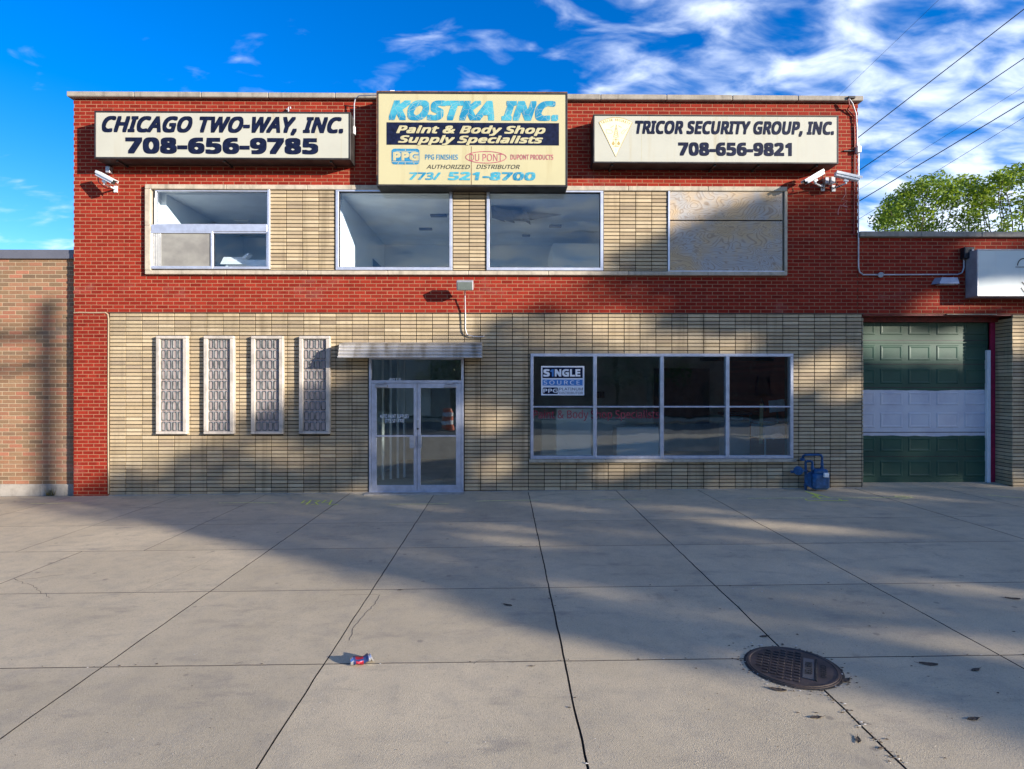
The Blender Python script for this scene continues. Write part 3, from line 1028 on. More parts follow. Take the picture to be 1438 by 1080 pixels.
# W1: big top light, two sliders below
w1 = frame_bars(main, 'window', M['alu'], X(211), X(380.5), Z(379.5), Z(264.5), -0.062, 0.05, 0.045)
w1['label'] = 'left upstairs window with a top light over two sliders'
MB().box(X(215), X(377), -0.068, 0.01, Z(327.5), Z(318), 0.006).build('transom_bar', M['alu'], w1)
frame_bars(w1, 'sash', M['alu'], X(220), X(378), Z(318.5), Z(270), -0.052, 0.01, 0.022)
pane(w1, M['glass_up'], X(222), X(377), Z(317), Z(271.5), -0.02)
frame_bars(w1, 'sash', M['alu'], X(213.5), X(301), Z(378.5), Z(327), -0.064, -0.024, 0.04)
frame_bars(w1, 'sash', M['alu'], X(298), X(378), Z(378.5), Z(327), -0.052, 0.005, 0.035)
m = MB(); m.box(X(228), X(298), -0.042, -0.038, Z(377), Z(329)); m.build('insect_screen', M['screen'], w1)
m = MB()
for k in range(10):
    a = X(216.5) + k * 0.016
    m.box(a, a + 0.010, -0.050 + 0.006 * (k % 2), -0.043 + 0.006 * (k % 2), Z(377), Z(329), 0.003)
m.build('curtain', M['curtain'], w1)
pane(w1, M['glass_up'], X(303), X(375), Z(376.5), Z(330), -0.02)
jamb('', X(212), X(379.5), Z(379), Z(265), 0.05, 0.30).build('reveal', M['white_paint'], w1)
for lab, a, b in (('upstairs picture window left of centre', 472.5, 635.5), ('upstairs picture window under the right end of the yellow sign', 683.5, 846.5)):
    w = frame_bars(main, 'window', M['alu'], X(a), X(b), Z(380.5), Z(267), -0.062, 0.04, 0.055)
    w['label'] = lab
    frame_bars(w, 'glazing_bead', M['dark_metal'], X(a) + .055, X(b) - .055, Z(380.5) + .055, Z(267) - .055, -0.036, 0.03, 0.007, 0)
    pane(w, M['glass_up'], X(a) + 0.05, X(b) - 0.05, Z(380.5) + 0.05, Z(267) - 0.05, -0.01)
    jamb('', X(a) + .004, X(b) - .004, Z(380.5) + .004, Z(267) - .004, 0.04, 0.30).build('reveal', M['white_paint'], w)
# boarded opening
w4 = frame_bars(main, 'boarded_window', M['alu'], X(937), X(1102.3), Z(383), Z(264.5), -0.060, 0.04, 0.036)
w4['label'] = 'upstairs window boarded with two weathered plywood sheets'
bx('plywood_sheet', M['ply1'], X(940), X(1097.5), -0.046, -0.030, Z(309), Z(265.5), w4, 0.002)
bx('plywood_sheet', M['ply2'], X(940), X(1097), -0.052, -0.036, Z(382), Z(310.6), w4, 0.002)

# shop window
sw = frame_bars(main, 'shop_window', M['alu_door'], X(745), X(1114), Z(644.5), Z(496.5), -0.01, 0.12, 0.055)
sw['label'] = 'wide shop window of eight panes in a silver frame'
for px in (835.5, 929.5, 1021.5):
    MB().box(X(px) - 0.032, X(px) + 0.032, -0.025, 0.10, Z(643), Z(500), 0.008).build('mullion', M['alu_door'], sw)
edges = [745, 835.5, 929.5, 1021.5, 1114]
for i in range(4):
    xa, xb = X(edges[i]) + (0.05 if i == 0 else 0.03), X(edges[i + 1]) - (0.05 if i == 3 else 0.03)
    MB().box(xa, xb, 0.0, 0.05, Z(572.5), Z(570.3), 0.004).build('glazing_bar', M['alu_door'], sw)
    pane(sw, M['glass_low'], xa - .01, xb + .01, Z(572.5) + .002, Z(499.5), 0.028)
    pane(sw, M['glass_low'], xa - .01, xb + .01, Z(641.5), Z(570.3) - .002 - .02, 0.028)
segs = [743, 785, 850, 945, 1050, 1117]
for a, b in zip(segs, segs[1:]):
    bx('window_sill', M['limestone'], X(a) + .002, X(b) - .002, -0.05, 0.07, Z(649.3), Z(645), sw, 0.006)
jamb('', X(746), X(1113), Z(644), Z(497), 0.12, 0.305).build('reveal', M['dark_metal'], sw)
MRT = M['red_letter']
wtext('window_lettering', 'Paint & Body Shop Specialists', MRT, sw, 749, 926, 576.5, 587.5, 0.024, 0.004)

# entrance: two glazed doors + transom
ent = frame_bars(main, 'entrance', M['alu_door'], X(518), X(651), gz(-1.7) - 0.02, Z(501.5), -0.005, 0.11, 0.045)
ent['label'] = 'double glass entrance doors under a transom light'
MB().box(X(518) + .046, X(651) - .046, -0.01, 0.10, Z(538), Z(534), 0.004).build('transom_bar', M['alu_door'], ent)
pane(ent, M['glass_low'], X(522), X(647), Z(534), Z(505), 0.04, 'transom_pane')
jamb('', X(519), X(650), 0.0, Z(503), 0.11, 0.305).build('reveal', M['dark_metal'], ent)
zb_ = gz(-1.7) + 0.012


def door_leaf(xa, xb, hinge_left):
    # built as four stiles/rails
    m = MB(); st = 0.095
    zt_ = Z(538.3)
    m.box(xa, xa + (st if hinge_left else .06), 0.0, 0.045, zb_, zt_, 0.004)
    m.box(xb - (.06 if hinge_left else st), xb, 0.0, 0.045, zb_, zt_, 0.004)
    l, r = xa + (st if hinge_left else .06), xb - (.06 if hinge_left else st)
    m.box(l, r, 0.001, 0.044, zt_ - 0.09, zt_, 0.004)
    m.box(l, r, 0.001, 0.044, zb_, zb_ + 0.13, 0.004)
    d = m.build('door', M['alu_door'], ent)
    pane(d, M['glass_low'], l, r, zb_ + .13, zt_ - .09, 0.022)
    return d, l, r


xm = X(585.7)
dl, l1, r1 = door_leaf(X(518) + .048, xm - .004, True)
dr, l2, r2 = door_leaf(xm + .004, X(651) - .048, False)
MB().box(l1, r1 - .01, -0.03, -0.012, Z(613.2), Z(610.8), .003).build('push_bar', M['alu_door'], dl)
MB().box(l2 + .01, r2, -0.03, -0.012, Z(613.2), Z(610.8), .003).build('push_bar', M['alu_door'], dr)
MB().box(X(575.5), X(583), -0.045, -0.002, Z(629), Z(611.5), .006).build('handle', M['galv'], dl)
MB().box(X(587.3), X(592.5), -0.045, -0.002, Z(629), Z(611.5), .006).build('handle', M['galv'], dr)
MB().tube([(X(586.8), -0.012, Z(602)), (X(586.8), 0.0, Z(602))], 0.018, 12).build('lock', M['dark_metal'], dr)
MB().box(X(585.8), X(588), -0.008, 0.0, Z(600), Z(590), .002).build('lock_plate', M['galv'], dr)
for px0, px1, par in ((527, 545, dl), (624, 641, dr)):
    m = MB(); m.box(X(px0), X(px1), -0.05, -0.006, Z(544), Z(540.5), .006)
    m.obox(((X(px0) + X(px1)) / 2, -0.06, Z(538.3)), (math.cos(.2), 0, math.sin(.2)), (0, 1, 0), (-math.sin(.2), 0, math.cos(.2)), .1, .012, .008)
    m.build('door_closer', M['galv'], par)
wtext('door_lettering', 'AUTO PAINT SUPPLIES', M['whiteprint'], dl, 533.5, 574, 582, 587.2, 0.018, 0.012)
wtext('door_lettering', '(773) 521-8700', M['whiteprint'], dl, 541, 567, 588.7, 593.2, 0.018, 0.01)
wtext('street_number', '4012', M['whiteprint'], ent, 546, 563, 531, 534, 0.036, 0.02)
bx('threshold', M['conc'], X(514), X(653), -0.22, 0.10, gz(-1.7) - .1, gz(-1.7) + 0.010, main, 0.01, label='low concrete step under the entrance doors')

# glass-block windows
for i, (a, b) in enumerate(gb):
    fx0, fx1 = X(a, -.06), X(b, -.06)
    fz0, fz1 = Z(609.5, -.06), Z(472, -.06)
    m = MB(); t_ = 0.075; rt = 0.075
    m.box(fx0, fx0 + t_, -0.062, 0.12, fz0 + .05, fz1 - .055, .01); m.box(fx1 - rt, fx1, -0.062, 0.12, fz0 + .05, fz1 - .055, .01)
    m.box(fx0, fx1, -0.064, 0.12, fz1 - .055, fz1, .01); m.box(fx0, fx1, -0.068, 0.12, fz0, fz0 + .05, .01)
    g = m.build('glass_block_window', M['blockframe'], main)
    g['label'] = ['first', 'second', 'third', 'fourth'][i] + ' glass block slot from the red pier'
    ix0, ix1, iz0, iz1 = fx0 + t_, fx1 - rt, fz0 + .05, fz1 - .055
    MB().box(ix0, ix1, -0.014, 0.12, iz0, iz1).build('block_mortar', M['gmortar'], g)
    nc, nr = 4, 9
    cw, ch = (ix1 - ix0 - .01) / nc, (iz1 - iz0) / nr
    me = None
    bmx = MB()
    hw, hh = cw / 2 - .006, ch / 2 - .009
    # dished front: rim + sunken centre
    def ring(w_, h_, y_, k=3):
        out = []
        rr = min(w_, h_) * .55
        for (sx, sy, a0) in ((1, 1, 0), (-1, 1, 90), (-1, -1, 180), (1, -1, 270)):
            for q in range(k):
                an = rad(a0 + 90 * q / (k - 1))
                out.append((sx * (w_ - rr) + rr * math.cos(an), y_, sy * (h_ - rr) + rr * math.sin(an)))
        return out
    r0_, r1_, r2_, r3_ = ring(hw, hh, 0.03), ring(hw, hh, -0.012), ring(hw * .72, hh * .84, -0.018), ring(hw * .5, hh * .72, 0.014)
    N = len(r0_)
    for q in (r0_, r1_, r2_, r3_): bmx.v += q
    for k in range(3):
        for j in range(N):
            bmx.f.append((k * N + j, k * N + (j + 1) % N, (k + 1) * N + (j + 1) % N, (k + 1) * N + j)); bmx.m.append(0)
    bmx.f.append(tuple(3 * N + j for j in range(N))); bmx.m.append(1)
    for r_ in range(nr):
        for c_ in range(nc):
            oo = (ix0 + .005 + cw * (c_ + .5), -0.012, iz0 + ch * (r_ + .5))
            if me is None:
                ob = bmx.build('glass_block', [M['gblock'], M['gblock_in']], None, org=(0, 0, 0)); me = ob.data
                col.objects.unlink(ob); bpy.data.objects.remove(ob)
            place(bpy.data.objects.new('glass_block', me), oo, g)

# awning over entrance
ax0, ax1 = X(474.5, -.45), X(676, -.45)
az0, az1 = Z(501.5, -.45), Z(482, -.45)
m = MB()
nr = 4
prof = []
for k in range(nr * 4 + 1):
    f = k / (nr * 4)
    prof.append((-0.45 - 0.03 * math.cos(f * nr * 2 * math.pi) + 0.10 * f, az0 + (az1 - az0) * f))
for i in range(len(prof) - 1):
    m.quad((ax0, prof[i][0], prof[i][1]), (ax1, prof[i][0], prof[i][1]), (ax1, prof[i + 1][0], prof[i + 1][1]), (ax0, prof[i + 1][0], prof[i + 1][1]))
m.quad((ax0, -0.35, az1), (ax1, -0.35, az1), (ax1, 0.03, az1 + .05), (ax0, 0.03, az1 + .05))
m.quad((ax0, -0.44, az0 + .004), (ax0, 0.03, az0 + .004), (ax1, 0.03, az0 + .004), (ax1, -0.44, az0 + .004))
for xx in (ax0 + .001, ax1 - .001):
    m.poly([(xx, -0.44, az0), (xx, -0.35, az1), (xx, 0.03, az1 + .05), (xx, 0.03, az0)])
m.build('awning', M['awn'], main, smooth=True, label='rust stained corrugated metal awning over the entrance')
m = MB(); m.box(ax0 - .006, ax1 + .006, -0.47, -0.445, az0 - .012, az0 + .014, .003)
m.build('awning_edge', M['awn'], main)

# ---- left neighbour --------------------------------------------------------
left = thing('neighbour_building', (-13, 6, 0), 'low brown brick building with a dark metal roof edge left of the red shop', 'building')
YL = 0.16
lx0, lx1 = -17.0, BX0 - 0.002
ltop = Z(364, YL, 50)
lw_ = backing('brown_brick_wall', M['mortar_tan'], lx0, lx1, Z(680, YL, 50), ltop, YL, 0.42, [], left)
courses(left, lw_, M['tan'], LW, LH, True, 0.0, lx0, lx1, Z(679.5, YL, 50), ltop, [], YL + .004, 0.012, 0.0125, 0.008, 300, (X(60, YL), 2.2))
bx('concrete_base', M['conc'], lx0, lx1, YL - .03, YL + .2, -.3, Z(680, YL, 50), left, 0.01)
bx('roof_edge', M['flash'], lx0, lx1 - .002, YL - .05, YL + .35, ltop, Z(350.5, YL - .05, 50), left, 0.006)
MB().box(lx0, lx0 + .3, .43, 12, -.3, ltop).box(lx0 + .3, lx1, 11.7, 12, -.3, ltop).box(lx0 + .3, lx1, .43, 11.7, ltop - .2, ltop - .05).build('shell', M['flash'], left)

# ---- garage wing -----------------------------------------------------------
gar = thing('garage_building', (11, 6, 0), 'single storey red brick garage wing with a green and white roller door', 'building')
GX0, GX1 = BX1 + 0.002, 17.0
gtop = Z(333, 0, 1320)
ZL = Z(440.5, 0, 1300)
DH = (X(1213), X(1423), -.3, ZL)
gw = backing('red_brick_wall', M['mortar_pink'], GX0, GX1, ZL, gtop, 0.0035, 0.42, [], gar)
courses(gar, gw, M['red'], BW, BH, True, PX0, GX0, GX1, ZL, gtop, [], 0.012, 0.013, 0.0125, 0.012, 300, (X(1320), Z(390)))
for i in range(9):
    a = GX0 + i * (GX1 - GX0) / 9; b = GX0 + (i + 1) * (GX1 - GX0) / 9
    bx('coping_stone', M['coping'], a + .002, b - .002, -.07, .46, gtop - .01, gtop + .09, gar, .01)
px1 = X(1423)
pw = backing('buff_brick_pier', M['mortar_dark'], px1 + .016, GX1, 0.02, ZL - .004, YB, 0.42, [], gar)
courses(gar, pw, buffm('buff_roman_brick_pier', px1), SW, SH, False, px1, px1, GX1, 0.0, ZL - .016, [], YB, 0.012, 0.015, 0.018, 60, (X(1430), 1.7), name='buff_brick', stuffname='buff_brick_courses', jitter=.003)
# jamb returns in the same buff brick
for nm, xx, sgn in (('jamb', px1, -1), ('jamb', SX1 - .012, 1)):
    m = MB()
    r0 = math.ceil(0.03 / SH)
    for r in range(r0, int((ZL - .05 - ZO_B) / SH)):
        for (ya, yb) in ((YB - .018 + .001, 0.20), (0.207, 0.42)):
            jj = R.uniform(-.003, .003)
            if sgn < 0: m.box(xx - .004 + jj, xx + .02, ya, yb, ZO_B + r * SH + .006, ZO_B + (r + 1) * SH - .006, .003)
            else: m.box(xx - .004, xx + .014 + jj, ya, yb, ZO_B + r * SH + .006, ZO_B + (r + 1) * SH - .006, .003)
    o = m.build('jamb_courses', M['buff'], gar); o['kind'] = 'stuff'
bx('garage_jamb_back', M['mortar_dark'], px1 + .016, px1 + .05, YB + .001, .42, 0, ZL - .02, gar, 0)
bx('lintel', M['trim_red'], SX1, px1 + .3, .03, .44, ZL - .035, ZL - .002, gar, .004)
bx('header_board', M['trim_red'], SX1 - .1, px1 + .05, .34, .44, ZL - .12, ZL - .036, gar, .004)
bx('lintel_edge', M['limestone'], X(1330), X(1400), -.004, .03, ZL - .02, ZL - .008, gar, .002)
# roller door, five columns of raised panels on seven rows
gd_x0, gd_x1 = SX1 - .02, X(1387, Yd)
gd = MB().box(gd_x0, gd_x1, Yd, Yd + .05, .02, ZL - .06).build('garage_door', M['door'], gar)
gd['label'] = 'green sectional door with a band of white primer'
cxs = [1197.5, 1236, 1275.5, 1315, 1354.5]
for r, (pa, pb) in enumerate(((453, 470), (485, 506), (518, 539), (550.5, 569), (579.5, 600.5), (614.5, 634), (647, 669))):
    for c in cxs:
        xa, xb = X(c, Yd), X(c + 31, Yd)
        if xa < gd_x0 + .01: xa = gd_x0 + .02
        za, zb2 = Z(pb, Yd, 1300), Z(pa, Yd, 1300)
        m = MB()
        e = .022
        fr = [(xa, za), (xb, za), (xb, zb2), (xa, zb2)]
        def rg(s_, y_): return [(xa + s_, y_, za + s_), (xb - s_, y_, za + s_), (xb - s_, y_, zb2 - s_), (xa + s_, y_, zb2 - s_)]
        L = [rg(0, Yd - .0005), rg(.012, Yd - .009), rg(.028, Yd - .009), rg(.05, Yd - .004), rg(.06, Yd - .004)]
        for q in L: m.v += q
        for k in range(4):
            for j in range(4):
                m.f.append((k * 4 + j, k * 4 + (j + 1) % 4, k * 4 + 4 + (j + 1) % 4, k * 4 + 4 + j)); m.m.append(0)
        m.f.append((16, 17, 18, 19)); m.m.append(0)
        m.build('panel', M['door'], gd)
for py in (478, 511.5, 544, 607, 641):
    MB().box(gd_x0, gd_x1, Yd - .004, Yd - .0006, Z(py + .5, Yd, 1300), Z(py - .5, Yd, 1300)).build('section_seam', M['dark_metal'] if py > 0 else None, gd)
MB().box(gd_x0, gd_x1, Yd - .012, Yd - .0006, Z(482, Yd, 1300), Z(480.5, Yd, 1300), .002).build('weather_strip', M['door'], gd)
bx('white_trim', M['white_paint'], X(1386.5, Yd - .06), X(1391.5, Yd - .06), Yd - .06, Yd + .02, .10, Z(492, Yd, 1390), gar, .004, label='white strip beside the garage door')
bx('red_trim', M['trim_magenta'], X(1391.5, .40), px1 - .006, .40, Yd + .03, .10, ZL - .04, gar, .004, label='magenta painted strip at the garage jamb')
m = MB()
m.quad((SX1 - .05, -.02, gz(6.6) + .001), (px1 + .02, -.02, gz(9) + .001), (px1 + .02, Yd + .06, .125), (SX1 - .05, Yd + .06, .118))
m.build('garage_apron', M['pave'], gar)
MB().box(GX0, GX1, 11.7, 12, -.3, gtop).box(GX1 - .3, GX1, .43, 11.7, -.3, gtop).box(GX0, GX1 - .3, .43, 11.7, gtop - .2, gtop - .05).box(px1 + .05, GX1 - .3, .425, .5, -.3, ZL).build('shell', M['flash'], gar)
MB().box(SX1 - .3, px1 + .05, .5, .6, -.3, ZL).build('inner_wall', M['black'], gar)

# ------------------------------------------------------------------ signs
def sign(name, label, pxa, pxb, pya, pyb, yf, face_mat, rim=0.03, frame_mat=None):
    frame_mat = frame_mat or M['dark_metal']
    xa, xb, za, zb = X(pxa, yf), X(pxb, yf), Z(pyb, yf, (pxa + pxb) / 2), Z(pya, yf, (pxa + pxb) / 2)
    s = thing(name, ((xa + xb) / 2, 0, za), label, 'sign')
    m = MB()
    m.box(xa, xb, yf + .012, -0.015, za, zb, .006)
    m.build('cabinet', frame_mat, s)
    frame_bars(s, 'rim', frame_mat if rim > .02 else M['galv'], xa, xb, za, zb, yf - .004, yf + .0118, rim, .003)
    MB().box(xa + rim, xb - rim, yf + .003, yf + .0118, za + rim, zb - rim).build('face', face_mat, s)
    return s, xa, xb, za, zb


YS = -0.36
yt = YS - 0.0005
s1, a, b, c, d = sign('wall_sign', 'long white lightbox sign reading CHICAGO TWO-WAY, INC. above the left windows', 132.5, 492, 156.5, 223.5, YS, M['face_white'])
wtext('lettering', 'CHICAGO TWO-WAY, INC.', M['navy'], s1, 143, 482, 163, 185.5, yt, 0.043, 0.32)
wtext('lettering', '708-656-9785', M['navy'], s1, 176, 447, 193, 215.5, yt, 0.052, 0.0)
for k in range(1, 4):
    xx = a + (b - a) * k / 4
    MB().box(xx - .002, xx + .002, YS + .0022, YS + .003, c + .03, d - .03).build('face_seam', M['face_cream'], s1)
for k in (0.08, .5, .92):
    xx = a + (b - a) * k
    MB().box(xx - .02, xx + .02, -.30, .0, c - .03, c - .001, .003).build('bracket', M['dark_metal'], s1)
s2, a, b, c, d = sign('wall_sign', 'square yellowed lightbox sign with turquoise KOSTKA INC. lettering above the centre windows', 529, 797, 129.5, 262, YS, M['face_cream'], 0.035)
wtext('lettering', 'KOSTKA INC.', M['turq'], s2, 546, 784, 141, 168.5, yt, 0.055, 0.30)
MB().box(X(543, YS), X(785, YS), YS - .002, YS + .002, Z(204, YS), Z(172.7, YS)).build('black_panel', M['navy'], s2)
y2 = YS - .004
wtext('lettering', 'Paint & Body Shop', M['face_cream'], s2, 556.5, 766, 176.3, 187, y2, 0.036, 0.28)
wtext('lettering', 'Supply Specialists', M['face_cream'], s2, 559, 762.5, 190.2, 200.5, y2, 0.036, 0.28)
# blue tiled logo
m = MB(); m.cur = 0
cx_, cz_ = X(569.5, YS), Z(220.5, YS); hw_, hh_ = (X(589, YS) - X(550, YS)) / 2, (Z(209.5, YS) - Z(231.5, YS)) / 2
pts = []
for (sx, sy, a0) in ((1, 1, 0), (-1, 1, 90), (-1, -1, 180), (1, -1, 270)):
    for q in range(5):
        an = rad(a0 + 90 * q / 4); pts.append((cx_ + sx * (hw_ - .05) + .05 * math.cos(an), YS - .001, cz_ + sy * (hh_ - .05) + .05 * math.sin(an)))
m.poly(pts); m.build('logo_tile', M['ppgblue'], s2)
wtext('logo_letters', 'PPG', M['face_cream'], s2, 552, 588, 213.5, 225.5, YS - .003, 0.055)
m = MB()
for (q0, q1) in (((569.5, 209.5), (569.5, 213)), ((561, 226), (558, 231.5)), ((569, 228), (569, 231.5)), ((580, 226), (582, 231.5)), ((550, 227), (589, 227.6)), ((556, 212.5), (584, 212.5))):
    pa, pb = W(*q0, YS - .002), W(*q1, YS - .002)
    m.strip([pa, pb], .009, (0, 1, 0))
m.build('logo_joint', M['face_cream'], s2)
wtext('lettering', 'PPG FINISHES', M['ppgblue'], s2, 597, 643, 217, 224, yt, 0.016)
m = MB()
cx_, cz_ = X(682.5, YS), Z(221, YS)
ra, rb = (X(711, YS) - X(654, YS)) / 2, .105
m.strip([(cx_ + ra * math.cos(2 * math.pi * k / 40), YS - .001, cz_ + rb * math.sin(2 * math.pi * k / 40)) for k in range(41)], .013, (0, 1, 0))
m.build('logo_oval', M['maroon'], s2)
wtext('logo_letters', 'DU PONT', M['maroon'], s2, 659.5, 705.5, 216, 226, yt, 0.0)
wtext('lettering', 'DUPONT PRODUCTS', M['maroon'], s2, 717, 777, 217, 224, yt, 0.016)
wtext('lettering', 'AUTHORIZED', M['blackprint'], s2, 599, 660, 231.3, 237, yt, 0.006, 0.25)
wtext('lettering', 'DISTRIBUTOR', M['blackprint'], s2, 669, 730, 231.3, 237, yt, 0.006, 0.25)
wtext('lettering', '773/', M['turq'], s2, 575, 619, 242, 252.5, yt, 0.034, 0.15)
wtext('lettering', '521-8700', M['turq'], s2, 629, 752, 241.5, 253, yt, 0.042, 0.1)
m = MB(); m.tube([(a + .003, YS, d + .004), ((a + b) / 2, YS, d + .003), (b - .003, YS, d + .004)], .010, 6); m.tube([(a + .002, YS, c + .2), (a + .002, YS, d)], .008, 6)
m.build('rusty_edge', M['rust'], s2)
bx('stain', M['rust'], X(661.5, YS), X(662.3, YS), YS + .001, YS + .0028, Z(262, YS), Z(206, YS), s2, 0)
m = MB(); m.box(X(548, -.2), X(554.5, -.2), -.24, -.16, d + .01, d + .09, .006); m.box(X(550, -.2), X(552, -.2), -.21, -.19, d - .01, d + .02)
m.build('top_light', M['cam_white'], s2)
s3, a, b, c, d = sign('wall_sign', 'long white lightbox sign with gold badge reading TRICOR SECURITY GROUP, INC.', 833, 1177.5, 161.5, 229.5, YS, M['face_white'], 0.026, M['dark_metal'])
wtext('lettering', 'TRICOR SECURITY GROUP, INC.', M['navy'], s3, 892, 1171, 169.5, 188, yt, 0.042, 0.2)
wtext('lettering', '708-656-9821', M['navy'], s3, 952.5, 1112, 200, 218.5, yt, 0.048)
for k in (1, 2, 3):
    xx = X(901, YS) if k == 1 else a + (b - a) * k / 4
    MB().box(xx - .002, xx + .002, YS + .0022, YS + .003, c + .03, d - .03).build('face_seam', M['face_cream'], s3)
def S3(px, py, e=0.0): return W(825 + px / 12.0, 150 + py / 12.0, YS - .001 - e)
arc = [(195 + 560 * k / 10, 262 - 82 * math.sin(math.pi * (k / 10)) ** 0.9) for k in range(11)]
MB().poly([S3(*q) for q in arc] + [S3(475, 840)]).build('badge', M['paleyellow'], s3)
m = MB()
m.strip([S3(*q, .001) for q in arc + [(475, 840), (195, 262)]], .011, (0, 1, 0))
m.strip([S3(485, 300, .001), S3(440, 515, .001)], .008, (0, 1, 0)); m.strip([S3(485, 300, .001), S3(520, 515, .001)], .008, (0, 1, 0))
for k in range(5):
    y_ = 360 + k * 35; w0 = 14 + k * 6
    m.strip([S3(482 - w0, y_, .001), S3(482 + w0, y_ + 30, .001)], .005, (0, 1, 0)); m.strip([S3(482 + w0, y_, .001), S3(482 - w0, y_ + 30, .001)], .005, (0, 1, 0))
m.strip([S3(q[0], q[1], .001) for q in ((315, 385), (400, 390), (430, 425), (400, 450), (318, 440), (315, 385))], .006, (0, 1, 0))
m.strip([S3(q[0], q[1], .001) for q in ((570, 435), (620, 380), (640, 400), (595, 460), (570, 435))], .006, (0, 1, 0))
m.strip([S3(640, 400, .001), S3(685, 360, .001)], .006, (0, 1, 0))
m.strip([S3(390, 350, .001), S3(445, 318, .001)], .009, (0, 1, 0)); m.strip([S3(575, 350, .001), S3(520, 318, .001)], .009, (0, 1, 0))
m.strip([S3(480, 530, .001), S3(480, 665, .001)], .012, (0, 1, 0)); m.strip([S3(440, 665, .001), S3(525, 665, .001)], .012, (0, 1, 0))
m.strip([S3(q[0], q[1], .001) for q in ((430, 560), (480, 548), (530, 560))], .009, (0, 1, 0))
for q in (435, 525):
    m.poly([S3(q - 28, 620, .001), S3(q + 28, 620, .001), S3(q, 575, .001)]); m.poly([S3(q - 28, 622, .001), S3(q + 28, 622, .001), S3(q + 14, 645, .001), S3(q - 14, 645, .001)])
m.build('badge_emblem', M['gold'], s3)
MB().poly([S3(480 + 26 * math.cos(k * .785), 735 + 45 * math.sin(k * .785), .001) for k in range(8)]).build('badge_flame', M['ppgblue'] if False else plain('pale_blue_print', (0.42, 0.52, 0.60), .5), s3)
# arched badge lettering
for i, chh in enumerate('TRICOR SECURITY'):
    if chh == ' ': continue
    f = (i + .5) / 15
    q = (242 + 470 * f, 305 - 68 * math.sin(math.pi * f) ** .9)
    an = (f - .5) * -1.05
    o_ = S3(q[0] - 13, q[1], .001)
    text('badge_letter', chh, M['gold'], s3, o_, (math.cos(an), 0, math.sin(an)), (-math.sin(an), 0, math.cos(an)), .026, .042, .03)
for k in (0.08, .5, .68, .92):
    xx = a + (b - a) * k
    MB().box(xx - .02, xx + .02, -.30, .0, c - .03, c - .001, .003).build('bracket', M['dark_metal'], s3)
s4, a, b, c, d = sign('wall_sign', 'pale blue-grey lightbox sign on the garage wing at the right edge', 1372.5, 1600, 350.5, 416, -0.30, M['face_plain'], 0.02, plain('sign_cabinet_grey', (0.30, 0.31, 0.34), .5, .3))
m = MB()
m.strip([W(1429 + 9 * (1 - math.cos(k * .2)), 373 - 10 * math.sin(k * .2), -.302) for k in range(9)], .02, (0, 1, 0))
m.strip([W(1426, 375, -.302), W(1450, 375, -.302)], .012, (0, 1, 0))
m.strip([W(1434, 404, -.302), W(1438, 410, -.302), W(1446, 405, -.302)], .02, (0, 1, 0)); m.strip([W(1435, 396, -.302), W(1441, 402, -.302)], .02, (0, 1, 0))
m.build('emblem', M['blackprint'], s4)

# poster in the shop window
ps = thing('window_poster', (X(790), .02, Z(555)), 'white and blue SINGLE SOURCE poster inside the left shop pane', 'poster')
YP = .012
def PQ(name, mat, a, b, c, d, y): return MB().box(X(a, y), X(b, y), y, y + .002, Z(d, y), Z(c, y)).build(name, mat, ps)
PQ('sheet', M['whiteprint'], 760, 820.5, 514, 555.3, YP)
PQ('dark_field', M['navy'], 761.8, 818.3, 516, 531, YP - .003)
PQ('blue_field', M['posterblue'], 761.8, 818.3, 533, 541.5, YP - .003)
wtext('lettering', 'S', M['whiteprint'], ps, 763, 772, 518.5, 528.8, YP - .005, .045)
wtext('lettering', '1', M['posterblue'], ps, 772.8, 777.5, 518.5, 528.8, YP - .005, .045)
wtext('lettering', 'NGLE', M['whiteprint'], ps, 779, 815, 518.5, 528.8, YP - .005, .045)
wtext('lettering', 'SOURCE', M['whiteprint'], ps, 763.5, 814, 534.5, 540, YP - .005, .0, 0, 1.3)
m = MB(); pts = []
cx_, cz_, hw_, hh_ = X(773, YP), Z(548.8, YP), (X(784, YP) - X(762, YP)) / 2, (Z(544.3, YP) - Z(553.5, YP)) / 2
for (sx, sy, a0) in ((1, 1, 0), (-1, 1, 90), (-1, -1, 180), (1, -1, 270)):
    for q in range(4):
        an = rad(a0 + 30 * q); pts.append((cx_ + sx * (hw_ - .03) + .03 * math.cos(an), YP - .002, cz_ + sy * (hh_ - .03) + .03 * math.sin(an)))
m.poly(pts); m.build('logo_tile', M['navy'], ps)
wtext('logo_letters', 'PPG', M['whiteprint'], ps, 763, 783.3, 546, 551.5, YP - .005, .02)
wtext('lettering', 'PLATINUM', M['navy'], ps, 785.5, 818.5, 544.5, 548.3, YP - .004, .0)
wtext('lettering', 'DISTRIBUTOR', M['navy'], ps, 785.5, 818.5, 550.2, 553.4, YP - .004, .0)

